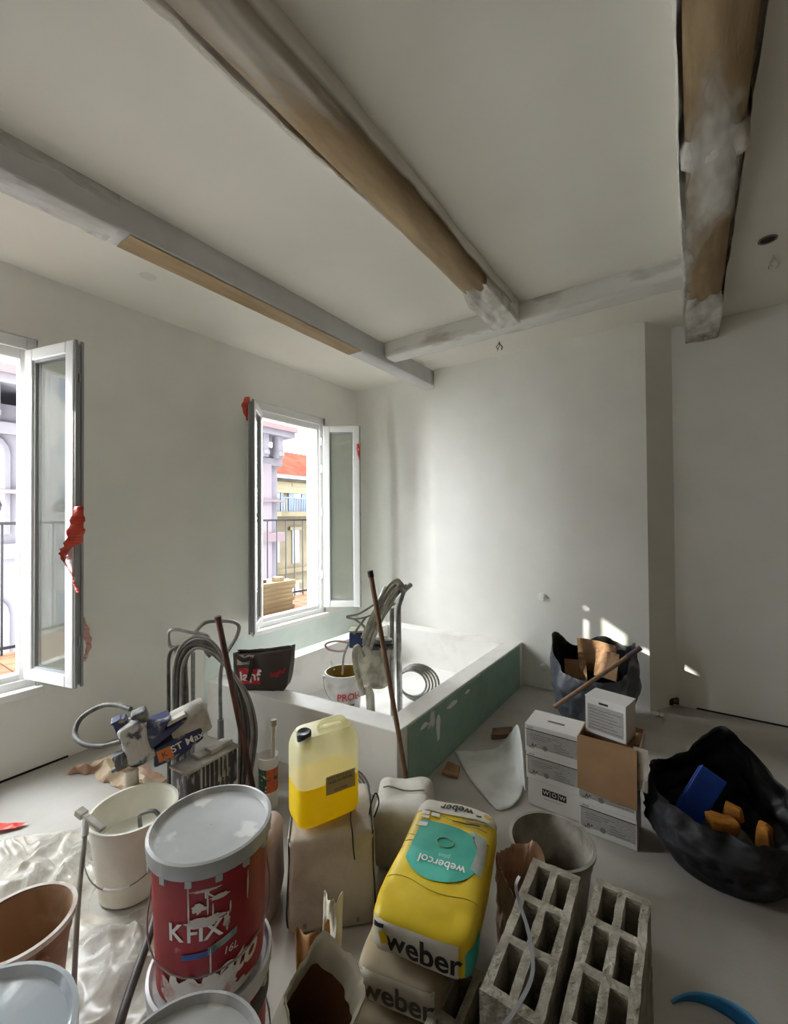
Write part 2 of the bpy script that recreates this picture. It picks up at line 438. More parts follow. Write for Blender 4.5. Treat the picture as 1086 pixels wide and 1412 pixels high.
# ------------------------------------------------------------------ outside: street, balcony, houses across
m_street = mat('street asphalt', (120, 118, 115), .9, (140, 138, 134), 1.)
m_stone = mat('pale limestone', (112, 109, 114), .85, (102, 99, 104), 1.2, (.4, .7), spec=.05)
m_stone2 = mat('honey limestone', (100, 92, 75), .85, (84, 77, 61), .8, (.4, .7), spec=.05)
m_glassd = mat('dark house window', (44, 48, 54), .25)
m_shut = mat('blue grey shutter', (62, 76, 98), .6, (54, 68, 90), 3.)
m_iron = mat('black iron', (36, 36, 40), .5, metal=.3)
m_tile = mat('red roof tiles', (84, 46, 37), .8, (72, 39, 31), 1.5, (.4, .6), spec=.0)
m_terra = mat('terracotta balcony tile', (108, 76, 56), .8, (94, 64, 46), 5., (.4, .6), spec=.1)
m_zinc = mat('zinc gutter', (72, 80, 90), .5, metal=.3)
g = G(); g.box(-40, XL - .3, -40, 40, -10.3, -10); tag(struct(g.build('street', m_street)), 'grey street below the balcony')

g = G(); g.box(XL - .3, 8, YN - .3, 22, H + .25, 15); g.box(XL - .3, 8, YR + .35, 22, -10, H + .25)      # unseen mass of our own house, added to cut skylight on the facades opposite
tag(struct(g.build('added_upper_storeys', m_stone)), 'unseen upper storeys, added around the room to shade the houses opposite')
# balcony: slab with terracotta tiles (each tile its own piece near the window that shows it), iron railing
BZ = .46
BX = -4.82
g = G(); g.box(BX, XL - .3, -3.6, 6.2, BZ - .22, BZ); bal = tag(struct(g.build('balcony_floor', m_stone2)), 'balcony slab outside the windows paved with terracotta tiles')
tile_me = None
TS = .2
for i in range(5):
    for j in range(34):
        x, y = BX + .03 + i * TS, 0.0 + j * TS - 1.4
        if y > 5.2: continue
        if tile_me is None:
            g = G(); g.box(.004, TS - .004, .004, TS - .004, 0, .012); t = g.build('tile', m_terra, bal, bevel=.003, segs=1); tile_me = t
        else:
            t = tile_me.copy(); COL.objects.link(t)
        t.location = (x, y, BZ)
RXp = -4.72
rl = thing('balcony_railing', 'black iron balcony railing with scrolls in front of the pale houses', 'railing', (RXp, 1.3, BZ))
g = G(); g.box(-.02, .02, -4.8, 4.8, 1.10, 1.125); g.build('top_rail', m_iron, rl)
g = G(); g.box(-.015, .015, -4.8, 4.8, .06, .085); g.build('bottom_rail', m_iron, rl)
bar = None
for k in range(60):
    if bar is None:
        g = G(); g.tube([(0, 0, .0), (0, 0, 1.105)], .0095, 6); bar = g.build('baluster', m_iron, rl); q = bar
    else: q = bar.copy(); COL.objects.link(q)
    q.location = (0, -4.72 + k * .16, .0)
scr = None
for k in range(8):
    if scr is None:
        g = G()
        for s in (-1, 1):
            pts = [(0, s * (.005 + .0075 * a) * math.cos(a), .13 + .0075 * a * math.sin(a)) for a in [i * .45 for i in range(22)]]
            g.tube(pts, .008, 5)
        g.tube([(0, .07 * math.cos(a), .13 + .1 * math.sin(a)) for a in [i * .5 for i in range(13)]], .007, 5, closed=True)
        scr = g.build('scroll', m_iron, rl); q = scr
    else: q = scr.copy(); COL.objects.link(q)
    q.location = (0, -2.0 + k * .32 + .08, 1.13)
# timber stacked on the balcony
m_plank = mat('fresh sawn timber', (112, 95, 66), .75, (92, 74, 48), 4., (.4, .65), stretch=(4, 1, 8))
n = 0
for layer in range(7):
    for j in range(2):
        g = G(); L0 = 1.55 + random.uniform(-.03, .05)
        g.box(-.085, .085, -L0, 0, 0, .05)
        
        o = g.build('timber_plank', m_plank, bevel=.004, loc=(-4.19 - j * .20 + random.uniform(-.006, .006), 3.70 + random.uniform(-.03, .03), BZ + .012 + layer * .0505), rz=random.uniform(-.004, .004))
        tag(o, 'fresh sawn timber plank in the stack on the balcony', 'plank', 'planks stacked on the balcony')
g = G(); g.box(-.06, .06, -.05, .05, 0, .05); tag(g.build('timber_offcut', m_plank, bevel=.004, loc=(-4.2, 3.52, BZ + .012 + 7 * .0505), rz=.4), 'short square timber offcut on top of the balcony stack', 'wood offcut')
g = G(); g.box(-.05, .05, -.55, .3, 0, .035); tag(g.build('timber_batten', mat('weathered batten', (96, 74, 52), .8, (78, 58, 40), 5.), bevel=.003, loc=(-4.22, 3.05, BZ + .012 + 7 * .0505), rz=.12), 'darker weathered batten lying along the top of the balcony stack', 'plank')

def part_box(b, name, m, X, y0, y1, z0, z1, d0, d1, base, bevel=0.):
    g = G(); g.box(X + d0, X + d1, y0, y1, z0, z1); g.xf(Matrix.Translation(-V(base))); return g.build(name, m, b, bevel=bevel)
# house across the street: pale stone, heavy cornice on round brackets
XA = -12.
base = (XA, 3., -10)
hA = thing('street_house', 'pale stone town house across the street with a heavy bracketed cornice', 'building', base)
yE = PX(382, 690, XA).y
zc = PX(370, 640, XA).z; zt = PX(356, 588, XA).z
part_box(hA, 'wall', m_stone, XA, -.8, yE, -10, zc + .6, -6, 0, base)
part_box(hA, 'architrave', m_stone, XA, -.8, yE + .12, zc - .05, zc + .2, -6, .12, base)
part_box(hA, 'cornice', m_stone, XA, -.8, yE + .45, zt - .28, zt - .08, -6.4, .45, base)
part_box(hA, 'gutter', mat('pink gutter', (112, 84, 84), .7), XA, -.8, yE + .52, zt - .08, zt + .1, -6.4, .52, base)
br = None
for k in range(17):
    y = yE - .12 - k * .62
    if br is None:
        g = G(); g.box(-.0, .36, -.1, .1, zc + .2, zt - .28); g.lathe([(.0, -.11), (.11, -.06), (.11, .06), (0, .11)], 10, (.36, 0, zc + .34), None)
        g.xf(Matrix.Translation((0, 0, 10))); br = g.build('bracket', m_stone, hA); q = br
    else: q = br.copy(); COL.objects.link(q)
    q.location = (0, y - 3., 0)
for py, hh in ((738, .22), (690, .06)):
    z = PX(375, py, XA).z
    part_box(hA, 'string_course', mat('rose stone band', (110, 97, 100), .8, spec=.05), XA, -.8, yE + .22, z - hh, z + hh * .4, -6, .2, base)
part_box(hA, 'corner_pilaster', mat('rose pilaster', (116, 108, 112), .8, spec=.05), XA, yE - .75, yE - .35, -10, zc, 0, .14, base)
for yc in (2.2, 5.4, 8.0):
    for z0, z1 in ((-2.6, -.4), (1.3, 3.0), (-6.4, -4.2)):
        g = G(); rr = .5
        arc = [(yc - rr, z0)] + [(yc - rr * math.cos(a), z1 + rr * math.sin(a) * .8) for a in [i * PI / 10 for i in range(11)]] + [(yc + rr, z0)]
        g.prism(arc, 0, .05, frame((XA, 0, 0), (0, 1, 0), (0, 0, 1))); g.xf(Matrix.Translation(-V(base)))
        w = g.build('window', mat('pale shuttered window', (92, 90, 95), .6), hA)
        g = G()
        g.tube([(XA + .04, a, b_) for a, b_ in arc], .12, 6, cap=True); g.xf(Matrix.Translation(-V(base)))
        g.build('surround', m_stone, w)
        g = G(); g.box(XA + .05, XA + .07, yc - .03, yc + .03, z0, z1 + .38); g.box(XA + .05, XA + .07, yc - rr, yc + rr, z1 - .05, z1 + .02); g.xf(Matrix.Translation(-V(base)))
        g.build('glazing_bar', m_stone, w)
# unseen taller house, added further along to keep the low sun off the windows
XC = -30.
base = (XC, -30, -10)
sun_block_house = thing('street_house', 'unseen tall tower house added further along the street to block the low sun', 'building', base)
part_box(sun_block_house, 'wall', m_stone, XC, -36.5, -25.2, -10, SHADE_Z - .8, -8, 0, base)
part_box(sun_block_house, 'roof', m_tile, XC, -36.5, -25.2, SHADE_Z - .8, SHADE_Z, -8, .3, base)
part_box(sun_block_house, 'sun_block_parapet', m_stone, XC, -36.5, -31.8, SHADE_Z, SHADE_Z + .6, -6, .3, base)  # this step and the attic are only shaped to stop sun rays
part_box(sun_block_house, 'attic', m_stone, XC, -28.6, -25.2, SHADE_Z, SHADE_Z + 1.4, -6, 0, base)
for yc in (-27, -30, -33, -35.3):
    for z0 in (-6, -2, 2.2, 6.4, 10.6, 14.4):
        w = part_box(sun_block_house, 'window', m_glassd, XC, yc - .5, yc + .5, z0, z0 + 2.1, 0, .03, base)
        part_box(w, 'shutter', m_shut, XC, yc - 1.0, yc - .52, z0, z0 + 2.1, 0, .06, base); part_box(w, 'shutter', m_shut, XC, yc + .52, yc + 1.0, z0, z0 + 2.1, 0, .06, base)
# honey coloured house at the end, red roof, blue balcony
XB = -18.
base = (XB, 17, -10)
hB = thing('street_house', 'honey stone house with red tiled roof and blue shuttered balcony', 'building', base)
def B(px, py): p = PX(px, py, XB); return p.y, p.z
ya, yb = B(372, 700)[0], B(450, 700)[0] + 6
ze = B(395, 661)[1]
part_box(hB, 'wall', m_stone2, XB, ya, yb, -10, ze, -8, 0, base)
part_box(hB, 'gutter', m_zinc, XB, ya - .3, yb, ze, ze + .2, -8, .4, base)
part_box(hB, 'frieze', mat('cream frieze', (112, 104, 86), .8, spec=.05), XB, ya - .1, yb, ze - .75, ze - .15, -8, .1, base)
g = G(); ym = B(470, 640)[0]; zr = B(430, 632)[1] + .9
g.add([(XB + .4, ya - .3, ze + .2), (XB + .4, yb, ze + .2), (XB - 8, yb, ze + .2), (XB - 8, ya - .3, ze + .2), (XB - 3.8, ya + 4.2, zr), (XB - 3.8, yb - 3, zr)],
      [(0, 1, 5, 4), (1, 2, 5), (2, 3, 4, 5), (3, 0, 4), (0, 3, 2, 1)])
g.xf(Matrix.Translation(-V(base))); g.build('roof', m_tile, hB)
zs = B(395, 712)[1]
part_box(hB, 'balcony_slab', m_stone2, XB, ya, yb, zs, zs + .25, 0, .9, base)
zt2 = B(395, 687)[1]
rb = part_box(hB, 'balcony_rail', m_shut, XB, ya, yb, zt2 - .06, zt2, .84, .9, base)
q0 = None
for k in range(int((yb - ya) / .17)):
    if q0 is None:
        g = G(); g.box(.85, .88, -.02, .02, zs + .25 + 10, zt2 - .06 + 10); q0 = g.build('baluster', m_shut, rb); q = q0
    else: q = q0.copy(); COL.objects.link(q)
    q.location = (0, ya + .05 + k * .17 - 17, 0)
for (x0, x1, y0, y1) in ((380, 385.5, 673, 705), (404.5, 414.5, 671, 705), (402, 412, 731, 776), (379, 385, 740, 776), (402, 412, 805, 850), (430, 440, 671, 705), (430, 440, 731, 776)):
    a, z1 = B(x0, y0); b_, z0 = B(x1, y1)
    w = part_box(hB, 'window', m_glassd, XB, a, b_, z0, z1, 0, .04, base)
    part_box(w, 'surround', mat('cream frieze', (112, 104, 86)), XB, a - .2, b_ + .2, z1, z1 + .18, 0, .12, base)
    wd = (b_ - a) * .75
    if y0 < 700:
        for s, e in ((a - wd, a - .02), (b_ + .02, b_ + wd)): part_box(w, 'shutter', m_shut, XB, s, e, z0, z1, 0, .07, base)
for py in (790, 850): part_box(hB, 'string_course', m_stone2, XB, ya, yb, B(395, py)[1], B(395, py)[1] + .25, 0, .25, base)

# ------------------------------------------------------------------ more helpers
def gw(g, name, m, parent, **k):
    """g is in world coordinates; parent is an unrotated thing"""
    g.xf(Matrix.Translation(-parent.location)); return g.build(name, m, parent, **k)
class Sup:
    """pillow shape: rounded block with half sizes a, b, c, crumpled by noise; surface can be asked for print"""
    def __init__(s, a, b, c, e1=.4, e2=.28, amp=.008, ns=6., seed=0., M=None):
        s.a, s.b, s.c, s.e1, s.e2, s.amp, s.ns, s.seed = a, b, c, e1, e2, amp, ns, seed; s.M = M or Matrix.Identity(4)
    def w(s, p):
        p = V(p); d = V((p.x / s.a, p.y / s.b, p.z / s.c)); d = d.normalized() if d.length > 1e-6 else V((0, 0, 1))
        k = s.amp * fbm(p + V((s.seed, s.seed * 2, 0)), s.ns, 3)
        return s.M @ (p + d * k)
    def mesh(s, g, nu=56, nv=28):
        sg = lambda t, e: math.copysign(abs(t) ** e, t)
        def f(u, v):
            th = 2 * PI * u; ph = PI * (v - .5)
            ph = PI / 2 * sg(math.sin(ph), 1.)
            return s.w((s.a * sg(math.cos(ph), s.e1) * sg(math.cos(th), s.e2), s.b * sg(math.cos(ph), s.e1) * sg(math.sin(th), s.e2), s.c * sg(math.sin(ph), s.e1)))
        g.grid(f, nu, nv)
        return g
    def top(s, x, y, off=.0015):
        r = (abs(x / s.a) ** (2 / s.e2) + abs(y / s.b) ** (2 / s.e2)) ** (s.e2 / s.e1)
        z = s.c * max(0., 1 - r) ** (s.e1 / 2)
        q = s.w((x, y, z)); return q + s.M.to_3x3() @ V((0, 0, off))
    def end(s, x, z, sign=-1, off=.0015):
        r = max(0., 1 - abs(z / s.c) ** (2 / s.e1)) ** (s.e1 / s.e2) - abs(x / s.a) ** (2 / s.e2)
        y = s.b * max(0., r) ** (s.e2 / 2)
        q = s.w((x, sign * y, z)); return q + s.M.to_3x3() @ V((0, sign * off, 0))
    def side(s, y, z, sign=1, off=.0015):
        r = max(0., 1 - abs(z / s.c) ** (2 / s.e1)) ** (s.e1 / s.e2) - abs(y / s.b) ** (2 / s.e2)
        x = s.a * max(0., r) ** (s.e2 / 2)
        q = s.w((sign * x, y, z)); return q + s.M.to_3x3() @ V((sign * off, 0, 0))
def patch(fn, poly, rings=10, sub=6):
    """flat print with a star-shaped outline: poly in (u, v), mapped by fn"""
    P_ = []
    for i in range(len(poly)):
        a, b = V((*poly[i], 0)), V((*poly[(i + 1) % len(poly)], 0))
        for j in range(sub): P_.append(a.lerp(b, j / sub))
    c = sum(P_, V((0, 0, 0))) / len(P_); g = G(); n = len(P_)
    g.v.append(V(fn(c.x, c.y)))
    for k in range(1, rings + 1):
        for p in P_:
            q = c.lerp(p, k / rings); g.v.append(V(fn(q.x, q.y)))
    for j in range(n): g.f.append((0, 1 + j, 1 + (j + 1) % n))
    for k in range(rings - 1):
        for j in range(n):
            a = 1 + k * n + j; b = 1 + k * n + (j + 1) % n
            g.f.append((a, a + n, b + n, b))
    return g
def rect(x0, x1, y0, y1): return [(x0, y0), (x1, y0), (x1, y1), (x0, y1)]
m_black = mat('black print', (30, 28, 27), .6)
m_white = mat('white print', (236, 234, 230), .5)
m_grey = mat('grey print', (120, 118, 114), .6)

# ------------------------------------------------------------------ tub surround
m_tub = mat('white tub plaster', (236, 234, 230), .6, (222, 218, 210), 5., (.5, .75), bump=.06, bscale=25.)
m_green = mat('green moisture board', (146, 174, 158), .7, (134, 162, 146), 6., (.4, .7), col3=(222, 222, 216), scale3=3.2, edge3=(.68, .72), spec=.25)
NR, NL = V((-1.36, 1.975, 0)), V((-2.95, 1.808, 0))
BZT = .40
tub = thing('bathtub_surround', 'low white built-in tub surround with a green board side under the window', 'bathtub', (-2.15, 3.0, 0))
def quad(p, z): return [V((x, y, z)) for x, y in p]
g = G()
inn = [(-1.50, 2.125), (-1.49, 3.90), (-2.80, 3.90), (-2.80, 1.985)]
out = [(NR.x, NR.y), (-1.335, YC - .003), (NL.x, YC - .003), (NL.x, NL.y)]
for i in range(4):
    j = (i + 1) % 4
    q = [out[i], out[j], inn[j], inn[i]]
    g.hexa(quad(q, .001), quad(q, BZT))
gw(g, 'body', m_tub, tub, bevel=.006)
g = G(); g.hexa(quad(inn, .001), quad(inn, .03)); gw(g, 'basin_floor', m_tub, tub)
g = G()
Yg0, Yg1 = NR.y + .10, YC - .10
xr = lambda y: NR.x + (y - NR.y) / (YC - NR.y) * .025 + .0005
g.hexa(quad([(xr(Yg0), Yg0), (xr(Yg0) + .007, Yg0), (xr(Yg1) + .007, Yg1), (xr(Yg1), Yg1)], .002),
       quad([(xr(Yg0), Yg0), (xr(Yg0) + .007, Yg0), (xr(Yg1) + .007, Yg1), (xr(Yg1), Yg1)], BZT - .012))
tag(gw(g, 'side_panel', m_green, tub), 'green moisture board side panel with white filler smears')
for y0, w, h in ((2.42, .035, .10), (2.62, .10, .022), (2.85, .05, .014), (2.25, .06, .02)):     # skim smears of filler below the rim
    p = [(y0 + w * math.cos(a) * random.uniform(.6, 1), BZT - .05 - h + h * math.sin(a) * random.uniform(.7, 1.)) for a in [k * .52 for k in range(12)]]
    gw(patch(lambda y, z: (xr(y) + .0085, y, z), p, 2, 1), 'filler_smear', m_tub, tub)

# ------------------------------------------------------------------ tote bag on the rim
m_tote = mat('brown nylon', (74, 62, 58), .6, (58, 48, 45), 6., (.35, .7), bump=.25, bscale=9.)
m_tote_in = mat('tote lining', (176, 156, 140), .7)
m_red = mat('red print', (196, 34, 44), .5)
bt = thing('tote_bag', 'dark brown nylon tote bag with a red logo patch on the tub rim', 'bag', (-2.49, 1.965, BZT + .002), math.atan2(.23, .37))
def totef(u, z, side):
    """front/back faces: u across -1..1, z up 0..1"""
    w = .150 + .06 * max(0., z) ** .45; th = .05 + .07 * z * (1 - z)
    y = side * th * (1 - .25 * u * u * z) + .008 * fbm((u * 2, z * 2, side), 1.6)
    top = .275 + .022 * u - .012 * (1 - u * u)
    return V((u * w, y, z * top + .006 * fbm((u * 3, 1, side), 1.) * z))
g = G()
g.grid(lambda a, b: totef(a * 2 - 1, b, -1), 24, 14); g.grid(lambda a, b: totef(a * 2 - 1, b, 1), 24, 14)
for s in (-1, 1):
    g.grid(lambda a, b: totef(s, b, -1).lerp(totef(s, b, 1), a) + V((-s * .02 * math.sin(a * PI) * b, 0, 0)), 6, 14)
g.grid(lambda a, b: totef(a * 2 - 1, 0, -1).lerp(totef(a * 2 - 1, 0, 1), b), 12, 3)
g.build('body', m_tote, bt, smooth=60, solid=.003)
ofs = lambda u, z: totef(u, z, -1) + V((0, -.004, 0))
g = patch(lambda u, v: ofs(u, v), [(-.84, .20), (-.04, .18), (-.02, .60), (-.80, .62)], 6, 4); lp = g.build('logo_patch', m_red, bt)
lettering('la', .095, lambda u, v: totef(-.62 + u / .18, .40 + v / .29, -1) + V((0, -.006, 0)), m_white, 'lettering', lp, bold=.02)
lettering('hf', .105, lambda u, v: totef(-.20 + u / .18, .42 + v / .29, -1) + V((0, -.006, 0)), m_white, 'lettering', lp, bold=.02)
g = patch(lambda u, v: totef(u, v, -1) + V((0, -.006, 0)), [(-.41, .44), (-.36, .34), (-.365, .24), (-.45, .24), (-.455, .34)], 3, 3); g.build('drop_mark', m_white, lp)
lettering('®', .03, lambda u, v: totef(-.06 + u / .18, .55 + v / .29, -1) + V((0, -.006, 0)), m_white, 'lettering', lp)
lettering('laghf', .05, lambda u, v: totef(.62 + u / .18, .46 + v / .29 + u * .8, -1) + V((0, -.005, 0)), m_red, 'lettering', bt, bold=.02)
for u0, u1, zl in ((-.9, -.15, .22),):
    g = G()
    pts = smooth_path([totef(u0, .97, -1) + V((0, -.006, 0)), totef(-.6, .84, -1) + V((0, -.016, .0)), totef(-.32, .88, -1) + V((0, -.018, 0)), totef(-.36, .55, -1) + V((0, -.012, 0)), totef(-.5, .3, -1) + V((0, -.008, 0))], 6)
    for i in range(len(pts) - 1):
        a, b = pts[i], pts[i + 1]; t = (b - a).normalized(); n_ = V((0, -1, 0)).cross(t).normalized() * .014
        g.add([a - n_, a + n_, b + n_, b - n_], [(0, 1, 2, 3)])
    g.build('handle', mat('dark webbing', (44, 36, 34), .7), bt, solid=.003)
g = G(); g.grid(lambda a, b: totef(-.85 + .5 * a, .98 + .04 * b, -1) + V((0, -.001 + .05 * (1 - b) * .0, .0)) + V((0, .02, -.11 * b + .005)) * 1, 8, 6); 
g = patch(lambda u, v: totef(u, v, -1) + V((0, -.0035, 0)), [(-.86, .70), (-.42, .72), (-.24, .96), (-.84, .97)], 4, 3); g.build('lining', m_tote_in, bt)

# ------------------------------------------------------------------ paint sprayer in the tub
m_crust = mat('plaster crusted plastic', (196, 194, 178), .8, (150, 146, 130), 14., (.4, .65), bump=.5, bscale=40.)
m_chrome = mat('dull chrome tube', (176, 178, 180), .35, (140, 138, 134), 20., (.4, .7), metal=.75)
m_hose = mat('dusty grey hose', (152, 150, 144), .6, (122, 120, 114), 12., (.4, .7))
m_hosed = mat('dark rubber hose', (74, 72, 70), .6, (110, 106, 100), 16., (.45, .65))
m_blue = mat('dark blue casing', (44, 62, 110), .45, (190, 190, 186), 9., (.62, .7))
DT = 3.35
sp = thing('paint_sprayer', 'plaster crusted paint sprayer trolley with pale hoses standing in the tub', 'sprayer', tuple(PZ(520, 945, .03)))
sp.location = V((-2.02, 2.85, .031))
def T(px, py, d=DT): return PD(px, py, d)
g = G(); a = T(549, 806); b = T(551, 950)
g.tube([T(566, 806, 3.45), T(556, 815, 3.4), T(549, 836), T(549.5, 890), V((T(551, 950).x, T(551, 950).y, .04))], .022, 8); gw(g, 'trolley_tube', m_chrome, sp, smooth=60)
g = G(); q = T(541, 940, 3.3); g.tube([T(540, 838, 3.3), T(540, 890, 3.3), V((q.x, q.y, .04))], .018, 8); gw(g, 'trolley_tube', m_chrome, sp, smooth=60)
g = G(); g.tube([T(566, 806, 3.45), T(556, 815, 3.4), T(530, 812, 3.2), T(524, 828, 3.1)], .02, 8); gw(g, 'trolley_handle', m_chrome, sp, smooth=60)
c = T(517, 912, 3.3); S = Sup(.115, .12, .19, .5, .5, .02, 9., 3.1, Matrix.Translation(c)); g = G(); S.mesh(g, 40, 24); gw(g, 'pump_body', m_crust, sp, smooth=180)
g = G(); M = frame(T(492, 882, 3.3), CR, V((0, 0, 1))); g.box(-.055, .05, -.05, .07, -.06, .06, M); gw(g, 'motor_casing', m_blue, sp, bevel=.01)
g = G(); g.box(-.06, .055, .07, .085, -.065, .065, M); gw(g, 'motor_cover', m_crust, sp, bevel=.006)
g = G(); M2 = frame(T(524, 890, 3.2), CR, V((0, 0, 1))); g.box(-.07, .10, -.02, .01, -.03, .06, M2); g.box(-.05, .09, .02, .05, -.03, .05, M2); gw(g, 'control_panel', mat('scuffed grey panel', (90, 92, 98), .6, (190, 188, 178), 12., (.5, .6)), sp, bevel=.006)
g = G(); g.tube(smooth_path([T(500, 905, 3.15), T(492, 892, 3.12), T(489, 905, 3.12), T(492, 925, 3.1), T(496, 942, 3.1), T(500, 958, 3.1)], 5), .022, 8); gw(g, 'pump_arm', m_crust, sp, smooth=60)
q = T(512, 972, 3.1); g = G(); g.tube([T(505, 945, 3.12), T(510, 958, 3.12), V((q.x, q.y, .04))], .032, 8); gw(g, 'intake_pipe', m_crust, sp, smooth=60)
# bundle of hoses hung over the trolley handle
for k in range(17):
    d = 3.27 - .014 * k; o = random.uniform(-8, 8); w_ = random.uniform(-7, 7)
    pts = [T(556 + o * .4, 812 + w_ * .6, d + .05), T(546 + o * .6, 806 + w_, d), T(534 + o, 824 + w_ * 1.4, d - .04), T(522 + o, 846 + w_, d - .05), T(512 + o, 868 + w_, d - .04), T(506 + o, 884 + w_ * 1.5, d)]
    g = G(); g.tube(smooth_path(pts, 5), .012 if k < 11 else .008, 7); gw(g, 'hose', m_crust if k % 3 else m_hose, sp, smooth=60)
for pts in ([(560, 806), (530, 838), (505, 850), (488, 853), (478, 850), (495, 846), (518, 832), (548, 812)],
            [(552, 810), (538, 812), (527, 826), (530, 838), (545, 832)],
            [(505, 850), (492, 868), (482, 885), (474, 905), (472, 930)],
            [(488, 853), (500, 862), (508, 872)]):
    g = G(); g.tube(smooth_path([T(x, y, 3.2 if y < 880 else 3.35) for x, y in pts], 6), .0085, 6); gw(g, 'hose', m_hose, sp, smooth=60)
g = G(); g.tube(smooth_path([T(x, y, 3.25) for x, y in [(492, 893), (478, 886), (462, 884), (449, 888), (452, 895), (466, 898), (478, 897)]], 6), .0085, 6)
gw(g, 'hose', mat('pinkish hose', (172, 150, 142), .6), sp, smooth=60)
# coil of clear hose on the basin floor
ch = thing('hose_coil', 'coiled clear hose lying on the tub floor under the sprayer', 'hose', (-1.72, 2.40, .031))
for k in range(6):
    g = G(); r = .13 + .012 * (k % 3)
    g.tube([((r + .004 * math.sin(3 * a)) * math.cos(a) + .05 * (k // 3), (r) * math.sin(a), .014 + .024 * (k // 3) + .01 * math.sin(2 * a + k) ** 2) for a in [i * 2 * PI / 28 for i in range(28)]], .012, 6, closed=True)
    g.build('coil', m_hose, ch, smooth=60)
ch2 = thing('hose_hank', 'upright hank of pale hose leaning on the trolley tubes in the tub', 'hose', (-1.93, 3.06, .031))
for k in range(5):
    g = G(); r = .115 + .012 * k
    g.tube([(.01 * k - .02 + r * math.cos(a), .35 * r * math.cos(a) + .01 * k, .165 + r * math.sin(a) * .95) for a in [i * 2 * PI / 28 for i in range(28)]], .01, 6, closed=True)
    g.build('coil', m_hose, ch2, smooth=60)

# ------------------------------------------------------------------ buckets
def bucket(name, label, loc, rb, rt, h, m, m_in, rim=.008, handle=True, hang=-1., ang=0., rimz=.012, wire=None, n=48, wall=.003, cat='bucket', tilt=None):
    b = thing(name, label, cat, loc)
    g = G()
    g.lathe([(rb - .012, 0), (rb, .008), (rb + (rt - rb) * .8, h * .8), (rb + (rt - rb) * .8 + .004, h * .805), (rt, h - rimz), (rt + rim, h - rimz), (rt + rim, h), (rt - wall, h)], n, cap0=True)
    body = g.build('body', m, b, smooth=35)
    g = G(); g.lathe([(rt - wall, h), (rb - wall, .014)], n); g.lathe([(rb - wall, .014), (.001, .014)], n); g.build('inside', m_in, b, smooth=35)
    if handle:
        d = V((math.cos(ang), math.sin(ang), 0)); e = V((-d.y, d.x, 0)); R_ = rt + rim + .004
        for s in (-1, 1):
            g = G(); g.tube([d * s * (R_ - .01) + V((0, 0, h - .05)), d * s * (R_ + .012) + V((0, 0, h - .05))], .016, 10); g.build('handle_lug', m, b, smooth=60)
        pts = []
        for i in range(25):
            t = PI * i / 24
            q = d * (R_ + .008) * math.cos(t) + (e * .35 * hang + V((0, 0, -.9))).normalized() * (R_ + .0) * math.sin(t) * .98
            rr = math.hypot(q.x, q.y)
            lim = rt + rim + .006
            if rr < lim and i not in (0, 24):
                ex = e * (hang / abs(hang)); k = math.sqrt(max(0., lim * lim - (q.x * d.x + q.y * d.y) ** 2))
                q = d * (q.x * d.x + q.y * d.y) + ex * k + V((0, 0, q.z))
            pts.append(q + V((0, 0, h - .05)))
        g = G(); g.tube(pts, .0028, 6); hd = g.build('wire_handle', wire or mat('bucket wire', (150, 148, 142), .4, metal=.7), b, smooth=60)
        m_ = pts[12]; g = G(); g.tube([pts[10], pts[11], pts[12], pts[13], pts[14]], .007, 8); g.build('grip', mat('white grip', (226, 224, 218), .5), hd, smooth=60)
    return b
m_bk_metal = mat('white tinned pail', (206, 206, 204), .4, (176, 174, 170), 9., (.5, .7))
q = PD(474, 925, 3.5)
tb = bucket('paint_pail', 'white printed pail with dark yellow paint standing in the tub', (q.x, q.y, .031), .13, .148, q.z - .031, m_bk_metal, mat('ochre residue', (128, 104, 36), .5, (160, 140, 70), 6.), ang=math.atan2(CR.y, CR.x), hang=-1.)
th0 = math.atan2(-q.y, -q.x)
def cyl(th, r, zc): return lambda u, v: (r * math.cos(th + u / r), r * math.sin(th + u / r), zc + v)
lettering('PROLUP', .075, cyl(th0 + .55, .1475, .15), m_red, 'lettering', tb, bold=.01)
patch(cyl(th0 + .4, .1445, .085), rect(-.03, .03, -.008, .008), 2, 4).build('print_line', m_grey, tb)
g = G(); g.tube([(-.135, .03, .285), (-.20, .06, .335)], .008, 6); g.build('spout', m_bk_metal, tb)

# ------------------------------------------------------------------ leaning sticks
m_stick = mat('brown broom handle', (132, 100, 78), .6, (108, 80, 60), 8., stretch=(8, 8, 1))
m_stickd = mat('dark red handle', (96, 58, 48), .55, (70, 42, 36), 8., stretch=(8, 8, 1))
def stick(name, label, a, b, r, m, cap=None, capn='end_cap', capl=.03):
    t = thing(name, label, 'stick', tuple(a)); d = (b - a); L_ = d.length; d.normalize()
    g = G(); g.tube([a, a + d * (L_ - (capl if cap else 0))], r, 12); gw(g, 'shaft', m, t, smooth=50)
    if cap:
        g = G(); g.tube([b - d * capl, b], r * 1.18, 12); gw(g, capn, cap, t, smooth=50)
    return t
fz = PZ(571, 1109, .004)
stick('broom_handle', 'brown wooden broom handle with black cap leaning on the tub corner', fz + V((0, -.03, .0)), PD(510, 787, 2.3), .0135, m_stick, m_black, 'end_cap', .035)
stick('wooden_pole', 'dark red brown pole leaning in front of the hung hoses', PZ(352, 1104, .004), PD(300, 850, 2.30), .0155, m_stickd, mat('worn pole end', (84, 52, 44), .7), 'end_cap', .02)

